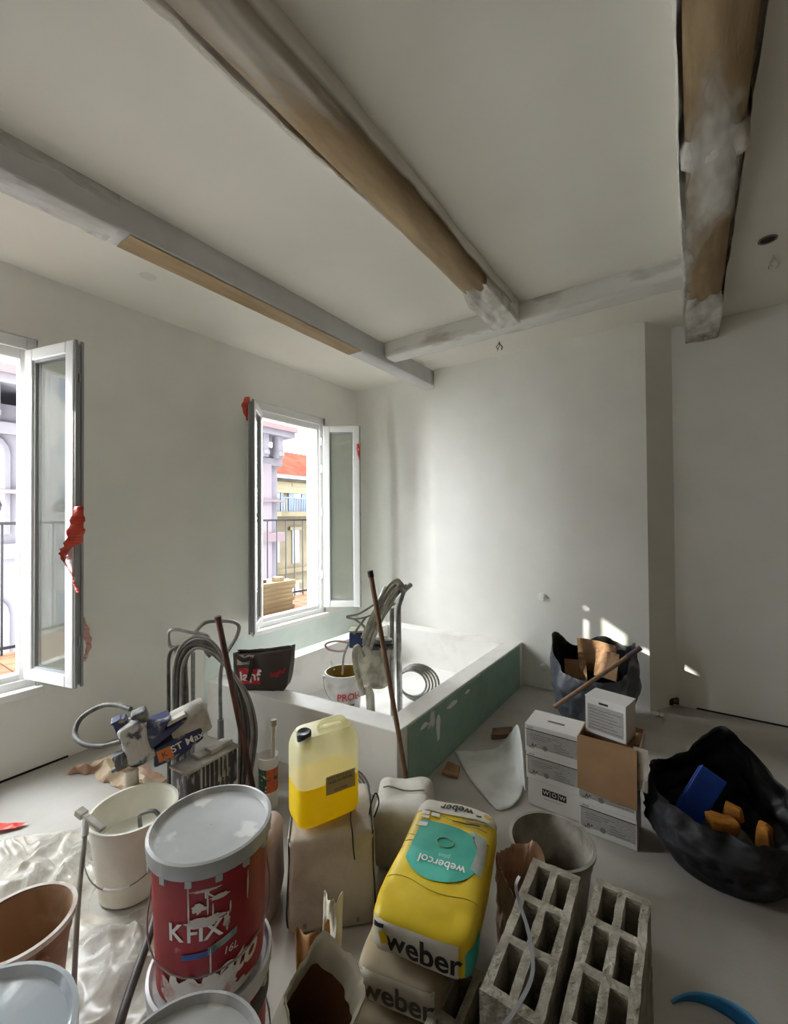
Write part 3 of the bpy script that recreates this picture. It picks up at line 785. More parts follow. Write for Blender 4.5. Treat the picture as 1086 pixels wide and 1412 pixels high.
# ------------------------------------------------------------------ big paint sprayer by the window wall
m_navy = mat('scuffed navy casing', (40, 50, 88), .45, (176, 174, 166), 11., (.58, .66), bump=.15, bscale=30.)
m_dust = mat('plaster dusted grey', (196, 192, 182), .8, (150, 146, 138), 10., (.4, .65), bump=.4, bscale=35.)
m_dustd = mat('dirty dark steel', (76, 76, 82), .6, (176, 172, 162), 16., (.56, .66), stretch=(3, 3, .7), bump=.3, bscale=30.)
ps = thing('paint_sprayer', 'big navy airless paint sprayer on a dusty chassis beside the white bucket', 'sprayer', (-2.3, 1.33, 0))
A_, B_ = PD(258, 1058, 2.12), PD(327, 1030, 2.38)
ex = (B_ - A_); ex.z = 0; ex.normalize(); ey = V((-ex.y, ex.x, 0))
def fr(o): return frame(o, ex, ey)
L_ = (B_ - A_).length
MC = fr(V((A_.x, A_.y, 0)))
g = G(); g.box(0, L_, .0, .13, .14, .325, MC); gw(g, 'chassis', m_dustd, ps, bevel=.012)
g = G(); g.box(-.01, L_ + .01, -.008, .14, .322, .338, MC); gw(g, 'chassis_top', m_dust, ps, bevel=.008)
g = G(); g.box(.16, .30, .03, .09, .338, .362, MC); g.box(.1, .2, .05, .12, .338, .352, MC); gw(g, 'tool_tray', m_dust, ps, bevel=.006)
for x in (.02, L_ - .03):
    for y in (.02, .11):
        g = G(); g.tube([MC @ V((x, y, .0)), MC @ V((x, y, .16))], .014, 8); gw(g, 'leg', m_dustd, ps, smooth=60)
for k in range(7):
    g = G(); x = .07 + k * (L_ - .12) / 7; h0 = random.uniform(.17, .22)
    g.box(x, x + random.uniform(.004, .012), -.006, 0, h0, .322, MC); gw(g, 'paint_drip', m_dust, ps, bevel=.002)
# tilted motor: cylinder towards the wall side, pump block at the low end
a, b = PD(196, 1028, 2.18), PD(276, 987, 2.32)
d = (b - a).normalized()
MM = frame(a, d, V((0, 0, 1)))                          # x along the motor, y up, z across (towards camera is +z?)
sgn = 1 if (MM.to_3x3() @ V((0, 0, 1))).dot(CAM - a) > 0 else -1
Lm = (b - a).length
g = G(); g.lathe([(.0, .14), (.085, .14), (.09, .15), (.09, Lm + .02), (.082, Lm + .035), (.03, Lm + .04), (.0, Lm + .04)], 28, (0, 0, 0), MM @ Matrix.Rotation(PI / 2, 4, 'Y')); gw(g, 'motor', m_dust, ps, smooth=40)
g = G(); g.prism([(.02, -.10), (Lm * .5, -.115), (Lm * .94, -.085), (Lm * .96, -.02), (Lm * .55, -.005), (.05, -.01)], -.088, .092, MM); gw(g, 'motor_cowl', m_navy, ps, bevel=.012)
g = G(); g.prism([(-.03, .0), (.06, .0), (Lm * .5, .02), (Lm * .78, .045), (Lm * .8, .06), (Lm * .42, .058), (.16, .095), (.04, .11), (-.04, .08)], -.05, .09, MM); gw(g, 'top_cover', m_navy, ps, bevel=.008)
g = G(); g.prism([(Lm * .46, .062), (Lm * .82, .066), (Lm * .8, .085), (Lm * .5, .082)], -.04, .085, MM); gw(g, 'dust_cap', m_dust, ps, bevel=.006)
zf = .0935 * sgn
fl = 1 if sgn > 0 else -1
tx = lambda cx, cy: (lambda u, v: MM @ V((cx + u, cy + v + .18 * 0, zf)))
pl = patch(lambda u, v: MM @ V((u, v, .0928 * sgn)), [(.05, -.085), (.12, -.09), (.12, -.03), (.055, -.025)], 2, 2); o = gw(pl, 'orange_badge', mat('orange badge', (206, 116, 52), .5), ps)
for s_, sz, cx, cy, mm in (('ST Max', .052, .195, -.055, m_white), ('K', .04, .085, -.058, mat('brown print', (110, 60, 40), .6))):
    o = lettering(s_, sz, tx(cx, cy), mm, 'lettering', ps, bold=.012); o.data.transform(Matrix.Translation(-ps.location))
# pump block (crusted) and gauge, intake tube going down into the bucket
c = PD(188, 1020, 2.14); S = Sup(.06, .07, .10, .35, .3, .022, 14., 1.3, frame(c, d, V((0, 0, 1))) @ Matrix.Rotation(PI / 2, 4, 'X')); g = G(); S.mesh(g, 40, 26); gw(g, 'pump_block', mat('crusted pump', (186, 184, 178), .7, (66, 66, 76), 12., (.52, .6), bump=.6, bscale=40.), ps, smooth=50)
g = G(); M = frame(PD(168, 1000, 2.12), d, V((0, 0, 1))); g.box(-.03, .03, -.06, .04, -.03, .03, M); g.box(-.035, .01, .03, .045, -.035, .035, M); gw(g, 'pressure_block', m_navy, ps, bevel=.006)
g = G(); M = frame(PD(193, 988, 2.16), d, V((0, 0, 1))); g.box(-.035, .035, -.03, .035, -.04, .04, M); gw(g, 'switch_box', mat('dark grey knob', (86, 86, 90), .7, (150, 148, 142), 12.), ps, bevel=.012)
g = G(); g.tube([PD(262, 978, 2.34), PD(262, 972, 2.34)], .03, 14); gw(g, 'cap_knob', m_dustd, ps, smooth=50)
g = G(); M = frame(PD(166, 1045, 2.08), d, V((0, 0, 1))); g.box(-.03, .025, -.05, .03, -.025, .025, M); g.box(-.05, -.02, -.045, -.03, -.01, .02, M); gw(g, 'valve_block', m_dustd, ps, bevel=.006)
q1, q2 = PD(181, 1062, 2.06), PZ(184, 1122, .20)
g = G(); g.tube([q1, q1.lerp(q2, .35), q1.lerp(q2, .5), q2 + V((0, 0, -.10))], [.030, .030, .019, .019], 12); gw(g, 'intake_tube', mat('milky suction tube', (200, 194, 182), .5, (170, 160, 146), 10., (.45, .65), bump=.2), ps, smooth=50)
g = G(); g.tube(smooth_path([PD(168, 1022, 2.1), PD(140, 1029, 2.1), PD(116, 1026, 2.12), PD(103, 1012, 2.18), PD(112, 990, 2.24), PD(138, 974, 2.26), PD(160, 972, 2.24), PD(180, 978, 2.2)], 6), .0125, 8); gw(g, 'loop_hose', m_hosed, ps, smooth=60)
# chrome trolley handle with hoses hung over it
tr = thing('hose_trolley', 'chrome tube trolley frame hung with a thick coil of grey hoses', 'trolley', (-2.55, 1.62, 0))
DH = 2.62
def TH(x, y, d=DH): return PD(x, y, d)
foot = lambda x, y, d: (lambda q: V((q.x, q.y, .0)))(PD(x, y, d))
g = G(); g.tube(smooth_path([foot(246, 975, DH), TH(245, 960), TH(243, 900), TH(234, 890), TH(233, 872), TH(243, 868), TH(262, 872), TH(284, 876), TH(288, 884), TH(283, 896), TH(290, 906)], 5), .0105, 8); gw(g, 'frame_tube', m_chrome, tr, smooth=60)
g = G(); g.tube(smooth_path([TH(268, 874, 2.66), TH(278, 862, 2.72), TH(290, 857, 2.76), TH(318, 857, 2.8), TH(329, 863, 2.8), TH(326, 878, 2.8), TH(312, 902, 2.8), TH(304, 930, 2.8), TH(304, 1000, 2.8), foot(304, 1010, 2.8)], 5), .012, 8); gw(g, 'frame_tube', m_chrome, tr, smooth=60)
g = G(); g.tube([foot(265, 975, 2.66), TH(266, 900, 2.66)], .013, 8); gw(g, 'frame_tube', m_chrome, tr, smooth=60)
g = G(); q = foot(304, 1010, 2.8); g.tube([V((q.x, q.y, .02)), TH(304, 992, 2.8)], [.022, .020], 10); gw(g, 'grey_sleeve', mat('grey plastic sleeve', (150, 150, 150), .6), tr, smooth=60)
for k in range(9):
    o = (k % 3) * 5.5 + (k // 3) * 1.8 - 2; j = k // 3; dd = 2.50 + .035 * j; rn = random.uniform(-3, 3)
    pts = [foot(247 + o + j * 4 - 6, 985, dd), TH(245 + o - 4 + j * 2, 950, dd), TH(246 + o - 2, 912 + rn, dd), TH(256 + o, 889 + o * .5 + rn, dd), TH(276 + o * .5, 882 + o * 1.1 + rn, dd), TH(298 + o * .2, 893 + o * 1.2, dd), TH(315 + o, 925 + o, dd), TH(328 + o * 1.3, 965, dd), TH(333 + o * 1.6, 1005, dd), TH(332 + o * 1.4, 1045, dd), foot(330 + o, 1058, dd)]
    g = G(); g.tube(smooth_path(pts, 5), .0098, 8); gw(g, 'hose', m_hosed if k % 2 else m_hose, tr, smooth=60)
g = G(); g.tube(smooth_path([foot(233, 975, 2.55), TH(232, 940, 2.55), TH(233, 905, 2.55), TH(240, 894, 2.55), TH(252, 890, 2.55)], 5), .0105, 7); gw(g, 'hose', m_hosed, tr, smooth=60)
g = G(); g.tube(smooth_path([TH(340, 1010, 2.62), TH(345, 1050, 2.62), TH(340, 1066, 2.62), TH(334, 1060, 2.62)], 5), .005, 6); gw(g, 'cable', m_hose, tr, smooth=60)

# ------------------------------------------------------------------ white bucket, lance, brown bucket
m_hdpe = mat('milky white plastic', (226, 224, 212), .4, (206, 202, 188), 5., (.45, .7), spec=.4)
m_paint = mat('white wall paint', (234, 234, 228), .3)
wa = math.atan2(CR.y, CR.x)
wbk = bucket('bucket', 'milky white plastic bucket of white paint under the sprayer intake', (-2.02, .895, .004), .130, .166, .335, m_hdpe, m_hdpe, ang=wa + .2, hang=-1.)
g = G(); g.lathe([(.150, .205), (.001, .205)], 40); g.build('paint', m_paint, wbk)
g = G(); g.lathe([(.148, .20), (.1505, .20), (.1632, .315), (.160, .315)], 48, wob=lambda a, z: 1.); g.build('paint_smear', mat('dried paint smear', (196, 186, 170), .6, (226, 222, 212), 12., (.4, .6)), wbk, smooth=60)
g = G(); g.tube(smooth_path([(.166, .03, .337), (.13, .02, .356), (.09, -.01, .345), (.05, .0, .31), (.035, .01, .25), (.03, .015, .20)], 5), .008, 6); g.build('hook_handle', m_hosed, wbk, smooth=60)
# suction return elbow hooked on the rim
ln = thing('spray_lance', 'thin grey spray lance with a metal gun head leaning on the white bucket', 'lance', tuple(PZ(101, 1380, .02)))
t0, t1 = PZ(119, 1126, .40), PZ(101, 1375, .02)
g = G(); g.tube(smooth_path([t0, t0.lerp(t1, .12), t0.lerp(t1, .5) + V((.01, -.01, .0)), t1], 5), .0085, 8); gw(g, 'tube', m_hose, ln, smooth=60)
g = G(); g.tube([t0, t0.lerp(t1, .13)], .0125, 8); gw(g, 'sleeve', mat('pale grey sleeve', (206, 206, 204), .5), ln, smooth=60)
hd = frame(t0, (PZ(150, 1150, .36) - t0), V((0, 0, 1)))
g = G(); g.box(-.04, .10, -.008, .008, -.012, .012, hd); g.box(-.05, -.01, -.014, .012, -.016, .016, hd); g.box(-.008, .012, -.04, .01, -.009, .009, hd); gw(g, 'gun_head', m_dust, ln, bevel=.004)
bb = bucket('bucket', 'brown builders bucket with a white worn rim and dry residue inside', (-1.745, .435, .004), .105, .138, .335, mat('terracotta brown plastic', (150, 108, 84), .6, (176, 150, 130), 7., (.52, .7)), mat('dirty brown inside', (166, 134, 104), .75, (190, 168, 144), 9., (.5, .72)), rim=.011, ang=wa - .5, hang=-1.)
g = G(); g.lathe([(.138, .322), (.150, .322), (.1495, .338), (.137, .338)], 48); g.build('worn_rim', mat('scraped pale rim', (206, 198, 188), .6, (178, 160, 144), 14.), bb, smooth=60)
g = G(); g.lathe([(.112, .10), (.001, .11)], 32, wob=lambda a, z: 1.); g.build('residue', mat('plaster residue', (206, 198, 184), .8), bb)

# ------------------------------------------------------------------ stacked red pails
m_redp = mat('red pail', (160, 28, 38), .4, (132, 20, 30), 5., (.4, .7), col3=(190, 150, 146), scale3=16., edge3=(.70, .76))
m_lid = mat('grey white lid', (196, 198, 198), .35, (176, 178, 178), 6., (.4, .7), col3=(222, 222, 220), scale3=9., edge3=(.6, .66))
RC = V((-1.12, .70, 0))
def pail(label, z, th, upper):
    p = thing('paint_pail', label, 'pail', (RC.x, RC.y, z), 0, )
    h = .372
    g = G(); g.lathe([(.134, 0), (.138, .004), (.149, .30), (.152, .302), (.153, h - .02)], 56, cap0=True); g.build('body', m_redp if upper else mat('shaded red pail', (150, 24, 34), .45, (124, 18, 28), 5.), p, smooth=35)  # lower pail gets the same red made darker, shade put into the colour
    g = G(); g.lathe([(.153, h - .040), (.160, h - .038), (.1625, h - .012), (.162, h), (.154, h + .002), (.150, h - .008), (.146, h - .012), (.001, h - .012)], 56); lid = g.build('lid', m_lid, p, smooth=40)
    for k in range(14):
        a = k * 2 * PI / 14; M = Matrix.Rotation(a, 4, 'Z')
        g = G(); g.box(.1525, .1605, -.008, .008, h - .054, h - .037, M); g.build('lid_tab', m_lid, lid)
    d = V((math.cos(th + PI / 2), math.sin(th + PI / 2), 0)); e = V((math.cos(th), math.sin(th), 0))
    pts = []
    for i in range(29):
        t = PI * i / 28; a = math.cos(t); z_ = h - .09 - .185 * math.sin(t) ** .8
        rr = .1575 + (.012 if z_ > .3 else 0); an = th + (PI / 2 + .35) * a
        pts.append((rr * math.cos(an), rr * math.sin(an), z_))
    g = G(); g.tube(pts, .0022, 6); g.build('wire_handle', mat('bucket wire', (150, 148, 142)), p, smooth=60)
    return p
thc = math.atan2(-RC.y, -RC.x)
p_lo = pail('red paint pail, coloured darker as if shaded, standing beneath another red pail', .004, thc + .5, False)
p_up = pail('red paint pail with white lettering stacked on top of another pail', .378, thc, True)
g = G(); g.lathe([(.1538, .262), (.1545, .318)], 56); g.build('shadow_band', mat('dull green grey band', (74, 76, 70), .6, (60, 58, 56), 8.), p_lo)  # grey-green band under the lid, with the shadow there put into its colour
rp = lambda z: .1395 + .0105 * z / .30 + .0012
cy_ = lambda th, zc, o=0.: (lambda u, v: ((rp(zc + v) + o) * math.cos(th + u / .146), (rp(zc + v) + o) * math.sin(th + u / .146), zc + v))
lettering('K', .062, cy_(thc - .58, .195), m_white, 'lettering', p_up, bold=.02)
lettering('FIX', .060, cy_(thc - .10, .193), m_white, 'lettering', p_up, bold=.02)
lettering('K', .034, cy_(thc - .03, .29), m_white, 'lettering', p_up, bold=.015)
lettering('16L', .026, cy_(thc + .33, .125), m_white, 'lettering', p_up, bold=.005, shear=.2)
lettering('ato', .085, cy_(thc + .50, .080, .0018), mat('cream print', (226, 218, 208), .6), 'lettering', p_up, bold=.035, shear=.3)
def band(th0, th1, z0, z1, tilt, m, name):
    g = patch(cy_(thc, 0), [((th0) * .146, z0), ((th1) * .146, z0 + tilt), ((th1) * .146, z1 + tilt), (th0 * .146, z1)], 4, 8); return g.build(name, m, p_up)
band(-.50, .05, .128, .142, .006, mat('blue stripe', (40, 84, 150), .5), 'stripe')
band(-.06, .42, .134, .153, .02, mat('grey green stripe', (160, 170, 160), .5, (90, 110, 100), 14.), 'stripe')
def blob(th, zc, w, h, jag, m=None, seed=0, name='paint_smear'):
    pts = []
    for k in range(40):
        a = 2 * PI * k / 40; j = 1 + jag * fbm((math.cos(a) * 2 + seed, math.sin(a) * 2, seed), 1.3)
        pts.append((w * math.cos(a) * j, h * math.sin(a) * j))
    f = cy_(th, zc); f2 = lambda u, v: (lambda q: (q[0] * 1.006, q[1] * 1.006, q[2]))(f(u, max(-zc + .003, v)))
    return patch(f2, pts, 5, 1).build(name, m or mat('dried white smear', (214, 206, 196), .7, (186, 150, 142), 18., (.55, .65)), p_up)
blob(thc - .12, .222, .045, .014, .5, seed=1.); blob(thc - .2, .258, .014, .012, .5, seed=2.)
blob(thc - .35, .035, .07, .04, .5, seed=3.); blob(thc + .0, .040, .06, .04, .6, seed=4.); blob(thc + .42, .014, .05, .014, .5, seed=5.); blob(thc - .7, .04, .03, .045, .6, seed=6.)
blob(thc + .12, .275, .022, .006, .4, seed=8.); blob(thc - .1, .30, .03, .004, .5, seed=9.); blob(thc + .24, .205, .008, .02, .5, seed=10.)
for a, z0, z1 in ((-.36, .19, .32), (-.06, .235, .30), (.02, .21, .262), (-.02, .07, .15), (.62, .22, .30), (.3, .22, .25)):
    blob(thc + a, (z0 + z1) / 2, .0022, (z1 - z0) / 2, .2, seed=a * 7, name='paint_drip')

# ------------------------------------------------------------------ pails cut by the frame
m_wpail = mat('white pail', (222, 226, 230), .35, (206, 210, 214), 6., (.4, .7))
def lidded(label, c, r, h, z, mlid, group=None):
    p = thing('bucket', label, 'bucket', (c[0], c[1], z))
    g = G(); g.lathe([(r * .84, 0), (r * .86, .004), (r * .95, h - .03)], 48, cap0=True); g.build('body', m_wpail, p, smooth=40)
    g = G(); g.lathe([(r * .94, h - .05), (r, h - .048), (r, h), (r * .95, h + .002), (r * .91, h - .012), (.001, h - .010)], 48); g.build('lid', mlid, p, smooth=40)
    return p
m_blid = mat('glossy film covered lid', (206, 216, 226), .12, (232, 238, 242), 5., (.45, .6), coat=.6, bump=.25, bscale=9.)
lidded('white bucket supporting a bucket with a glossy film covered lid', (-.955, .145), .170, .37, .004, m_wpail)
pb = lidded('bucket with a glossy bluish film covered lid stacked beside the brown bucket', (-.955, .145), .172, .37, .378, m_blid)
g = G()
for k in range(9):
    a = k * .7; g2 = patch(lambda u, v: (u, v, .3605 + .006 * fbm((u * 20, v * 20, k), 1.)), [(.06 * math.cos(a) + .035 * math.cos(b_ + k) * (1 + .4 * (j % 2)), .06 * math.sin(a) + .02 * math.sin(b_ + k)) for j, b_ in enumerate([i * PI / 4 for i in range(8)])], 3, 2); g.add(g2.v, g2.f)
tag(g.build('crumpled_film', m_blid, pb, smooth=60), kind='stuff')
lidded('short white bucket under a white lidded bucket in front of the red pails', (-.755, .405), .150, .30, .004, m_wpail)
lidded('white lidded bucket stacked in front of the red pails', (-.755, .405), .150, .30, .306, m_lid)

# ------------------------------------------------------------------ crumpled dust sheets on the floor
m_sheet = mat('milky dust sheet', (222, 218, 208), .25, (204, 196, 182), 5., (.4, .65), film=(.25, .72, 7.), bump=.15, bscale=22., spec=.5)
m_sheetp = mat('pinkish film', (196, 170, 166), .35, (170, 146, 142), 5., (.4, .65), film=(.1, .38, 6.), bump=.35, bscale=22., spec=.5)
KEEP = [(-1.50, 1.13, .20), (-1.36, .37, .20), (-2.02, .895, .19), (-1.745, .435, .17), (RC.x, RC.y, .185), (-.955, .145, .20), (-.755, .405, .18)]
def sheet(name, label, outline, amp, m, seed, nu=230, nv=170, base=.006, crease=1., avoid=KEEP, lift=None):
    """crumpled film over a quad outline on the floor (four points), heights from ridged noise"""
    a, b, c, d = [V((*p, 0)) for p in outline]
    g = G()
    def f(u, v):
        p = a.lerp(b, u).lerp(d.lerp(c, u), v)
        e = V((fbm((u * 3 + seed, v * 3, 1), 1.), fbm((u * 3, v * 3 + seed, 2), 1.), 0)) * .06
        p = p + e
        wq = p + V((fbm((p.x * 3, p.y * 3, seed), 1., 2), fbm((p.y * 3, p.x * 3, seed + 5), 1., 2), 0)) * .12
        r1 = 1 - abs(fbm((wq.x * 4.5 + seed, wq.y * 2.6, seed), 1., 1)) * 2.2
        r2 = 1 - abs(fbm((wq.x * 7, wq.y * 11 + seed, seed), 1., 1)) * 2.4
        z = amp * (.62 * max(0, r1) ** 1.6 + .22 * max(0, r2) ** 2) * crease
        ed = min(u, 1 - u, v, 1 - v); z *= min(1, ed * 12)
        k = 1.
        for x, y, r in avoid:
            q = math.hypot(p.x - x, p.y - y) - r
            k = min(k, max(0., q / .08)) if q < .08 else k
        z *= k
        if lift: z += lift(p)
        return (p.x, p.y, base + z)
    g.grid(f, nu, nv)
    if avoid:
        keep = [fc for fc in g.f if not any(math.hypot(sum(g.v[i].x for i in fc) / 4 - x, sum(g.v[i].y for i in fc) / 4 - y) < r - .03 for x, y, r in avoid)]
        g.f = keep
    return tag(g.build(name, m, smooth=180), label, 'plastic sheet')
sheet('dust_sheet', 'crumpled milky plastic dust sheet spread under the white and brown buckets', [tuple(PZ(-60, 1165).xy), (-1.30, .02), (-1.13, .92), tuple(PZ(215, 1125).xy)], .10, m_sheet, 3.1)
hp = V((*PZ(215, 1300, .0).xy, 0))
sheet('plastic_film', 'pinkish crumpled plastic film heaped against the red pails', [(-1.50, .33), (-1.30, .22), (-1.18, .42), (-1.40, .54)], .16, m_sheetp, 7.7, 70, 60, avoid=KEEP[2:])
sheet('dust_sheet', 'crumpled beige plastic bundle under the big navy sprayer', [tuple(PZ(100, 1062).xy), tuple(PZ(170, 1090).xy), tuple(PZ(228, 1085).xy), tuple(PZ(190, 1038).xy)], .15, mat('beige plastic bundle', (198, 178, 150), .5, (176, 138, 116), 7., (.45, .62), bump=.35, bscale=22.), 12.4, 80, 70, avoid=[])
g = patch(lambda u, v: (u, v, .012 + .03 * abs(fbm((u * 9, v * 9, 2), 1.))), [tuple(PZ(x, y).xy) for x, y in ((-5, 1138), (20, 1139), (40, 1137), (26, 1144), (10, 1148), (-8, 1152))], 4, 3)
tag(g.build('red_scrap', mat('red plastic film', (206, 58, 50), .4, (226, 110, 96), 9., (.5, .65)), smooth=60), 'small red plastic scrap on the floor beyond the dust sheet', 'plastic scrap')
# dark hose running to the frame edge
hs = [PZ(214, 1262, .19), PZ(206, 1290, .18), PZ(192, 1330, .17), PZ(178, 1370, .16), PZ(165, 1412, .15), PZ(150, 1470, .10)]
g = G(); g.tube(smooth_path(hs, 6), .0135, 10); tag(g.build('rubber_hose', mat('black hose', (52, 46, 44), .5, (84, 76, 72), 14., (.5, .7)), smooth=60), 'thick black rubber hose lying over the plastic beside the red pails', 'hose')

# ------------------------------------------------------------------ pale woven sack with the jerrycan on top
m_woven = mat('dusty woven sack', (186, 178, 162), .7, (162, 154, 138), 7., (.4, .65), bump=.3, bscale=60.)
m_wovenp = mat('pinkish woven side', (178, 158, 152), .7, (156, 138, 132), 7., (.4, .65), bump=.3, bscale=30.)
sx = V((.74, .67, 0)).normalized(); syv = V((-sx.y, sx.x, 0))
SN = V((-1.285, 1.105, 0)); SCt = SN + sx * .175 + syv * .17
sk = thing('woven_sack', 'dusty pale square sack with dark piping under the yellow jerrycan', 'sack', (SCt.x, SCt.y, .003))
MS = Matrix.Translation((0, 0, .182)) @ Matrix((sx, syv, V((0, 0, 1)))).transposed().to_4x4()
S = Sup(.175, .17, .182, .16, .16, .009, 5., 2.2, MS); g = G(); S.mesh(g, 72, 40); g.build('body', m_woven, sk, smooth=60)
for xs in (-.166, .166):
    pts = [S.end(xs, z, -1, .003) for z in [-.170 + .34 * i / 16 for i in range(17)]] + [S.top(xs * .98, y, .003) for y in [-.155 + .30 * i / 10 for i in range(11)]]
    g = G(); g.tube(pts, .0035, 6); g.build('piping', m_black, sk, smooth=60)
pts = [S.top(.08, -.02, .003), S.top(.075, -.09, .003), S.top(.08, -.15, .003), S.end(.085, .135, -1, .004), S.end(.09, .09, -1, .004)]
g = G(); g.tube(smooth_path(pts, 5), .003, 6); g.build('cord', m_black, sk, smooth=60)
q = S.top(.155, -.06, 0); g = G(); g.tube(smooth_path([q, q + V((.005, .01, .05)), q + V((.02, .02, .085)), q + V((.035, .02, .05)), q + V((.025, .0, -.0))], 5), .0035, 6); g.build('loop_handle', m_black, sk, smooth=60)
for xs in (-.1, .1):
    g = patch(lambda u, v: S.end(u, v, -1, .003), rect(xs - .006, xs + .006, -.15, -.13), 2, 2); g.build('stitch_mark', m_grey, sk)
pk = thing('plastic_sack', 'pinkish plastic sack with faded lettering between the red pails and the woven sack', 'sack', (-1.50, 1.13, .003))
SP = Sup(.105, .105, .17, .3, .35, .014, 6., 5.5, Matrix.Translation((0, 0, .17)) @ Matrix((V((.84, .54, 0)), V((-.54, .84, 0)), V((0, 0, 1)))).transposed().to_4x4())
g = G(); SP.mesh(g, 48, 30); g.build('body', m_wovenp, pk, smooth=180)
lettering('PILIS', .085, lambda u, v: SP.end(.0 + u, -.03 + v, -1, .003), mat('faded violet print', (128, 116, 128), .7), 'lettering', pk, bold=.02, width=.15)
patch(lambda u, v: SP.end(u, v, -1, .003), rect(.03, .042, .05, .085), 2, 2).build('print_mark', m_black, pk)

# jerrycan
JH = .375
jx = V((.40, .917, 0)).normalized(); jy = V((-jx.y, jx.x, 0))
jw, jd = .135, .088
JO = V((-1.245, 1.145, .384)) + jx * jw + jy * jd
jc = thing('jerrycan', 'translucent jerrycan half full of yellow oil with black cap on the sack', 'jerrycan', tuple(JO), math.atan2(jx.y, jx.x))
def jprof(z):
    """half sizes at height z"""
    s = 1.
    if z < .03: s = .86 + .14 * math.sqrt(max(0, 1 - (1 - z / .03) ** 2))
    if z > .27: t = min(1, (z - .27) / .075); s = 1 - .30 * t * t
    return s
def jring(z, n=48):
    s = jprof(z); out = []
    for k in range(n):
        a = 2 * PI * k / n; e = .42
        out.append(V((jw * (s ** .6) * math.copysign(abs(math.cos(a)) ** e, math.cos(a)), jd * s * math.copysign(abs(math.sin(a)) ** e, math.sin(a)), z)))
    return out
def jshell(z0, z1, nz, cap0=False, cap1=False):
    g = G(); n = 48
    for i in range(nz + 1): g.v += jring(z0 + (z1 - z0) * i / nz)
    for i in range(nz):
        for j in range(n): g.f.append((i * n + j, i * n + (j + 1) % n, (i + 1) * n + (j + 1) % n, (i + 1) * n + j))
    if cap0: g.f.append(tuple(range(n - 1, -1, -1)))
    if cap1: g.f.append(tuple(nz * n + j for j in range(n)))
    return g
def translucent(name, col, tr, rough=.3, clear=0.):
    if name in _mats: return _mats[name]
    m = bpy.data.materials.new(name); m.use_nodes = True; N = m.node_tree.nodes; L = m.node_tree.links
    b = N['Principled BSDF']; b.inputs['Base Color'].default_value = rgb(col); b.inputs['Roughness'].default_value = rough
    t = N.new('ShaderNodeBsdfTranslucent'); t.inputs[0].default_value = rgb(col)
    mx = N.new('ShaderNodeMixShader'); mx.inputs[0].default_value = tr
    L.new(b.outputs[0], mx.inputs[1]); L.new(t.outputs[0], mx.inputs[2]); res = mx
    if clear:
        tp = N.new('ShaderNodeBsdfTransparent'); tp.inputs[0].default_value = rgb((248, 246, 225)); m2 = N.new('ShaderNodeMixShader'); m2.inputs[0].default_value = clear
        L.new(mx.outputs[0], m2.inputs[1]); L.new(tp.outputs[0], m2.inputs[2]); res = m2
    L.new(res.outputs[0], N['Material Output'].inputs['Surface']); _mats[name] = m; return m
LV = .155
m_jer = translucent('milky jerrycan plastic', (238, 236, 208), .5, .3, .3)
m_oil = translucent('yellow oil in plastic', (250, 228, 30), .45, .25, 0.)
jshell(LV, .345, 24, cap1=True).build('upper_shell', m_jer, jc, smooth=50)
jshell(0, LV, 20, cap0=True, cap1=True).build('oil', m_oil, jc, smooth=50)
g = G(); hz = .345                                      # carry handle: arch on the shoulder
g.tube(smooth_path([(-.02, 0, hz - .012), (-.016, 0, hz + .014), (.02, 0, hz + .020), (.075, 0, hz + .016), (.098, 0, hz - .010), (.10, 0, hz - .03)], 6), .0125, 10); g.build('handle', m_jer, jc, smooth=60)
g = G(); g.tube([(-.088, -.02, hz - .055), (-.094, -.025, hz - .0)], .026, 16); g.build('neck', m_jer, jc, smooth=50)
g = G(); g.lathe([(.029, 0), (.0295, .030), (.025, .034), (.0, .028)], 20, (0, 0, 0), frame((-.093, -.024, hz - .018), (1, .1, .1), (0, 1, .1))); g.build('cap', mat('black ribbed cap', (34, 34, 42), .4), jc, smooth=40)
fy = -jd - .0012
g = G(); g.box(-.028, .10, fy - .0004, fy, .112, .185); lb = g.build('label_sticker', mat('kraft grey label', (176, 164, 128), .6), jc)
for k in range(9):
    g = G(); x0 = -.02 + k * .0128; g.box(x0, x0 + .009 - .002 * (k % 3), fy - .0012, fy, .172, .178); g.build('blurred_print', m_grey, lb)
for s_, sz, zc, wd in (('HUILE DE FRITURE', .016, .159, .105), ('10 LITRES', .014, .124, .055)):
    lettering(s_, sz, lambda u, v: (.036 + u, fy - .001, zc + v), m_black, 'lettering', lb, bold=.012, width=wd)

# pale bag corner behind, small tub with brush, cable ring behind the sack
m_pbag = mat('pale dusty bag', (206, 202, 192), .7, (182, 176, 164), 7., (.4, .65), bump=.3, bscale=22.)
S2 = Sup(.14, .15, .14, .35, .3, .02, 6., 4.4, Matrix.Translation((0, 0, .143)) @ Matrix.Rotation(.5, 4, 'Z'))
pbg = thing('plaster_bag', 'pale dusty plaster bag tucked behind the woven sack', 'sack', (-1.15, 1.72, 0))
g = G(); S2.mesh(g, 48, 26); g.build('body', m_pbag, pbg, smooth=180)
pts = [S2.top(-.10 + .2 * i / 8, .02, .003) for i in range(9)]
g = G(); g.tube(pts, .003, 6); g.build('seam', m_grey, pbg)
q = PZ(370, 1112, .0); db = q.xy.length
bt2 = thing('filler_tub', 'small white filler tub with a green and orange label and a brush', 'tub', (q.x, q.y, .003))
hb = .285; g = G(); g.lathe([(.048, 0), (.05, .004), (.052, hb - .05), (.056, hb - .048), (.057, hb - .004), (.053, hb), (.050, hb - .006), (.050, .1)], 28, cap0=True); g.build('body', mat('white tub plastic', (226, 224, 220), .4), bt2, smooth=40)
thb = math.atan2(-q.y, -q.x)
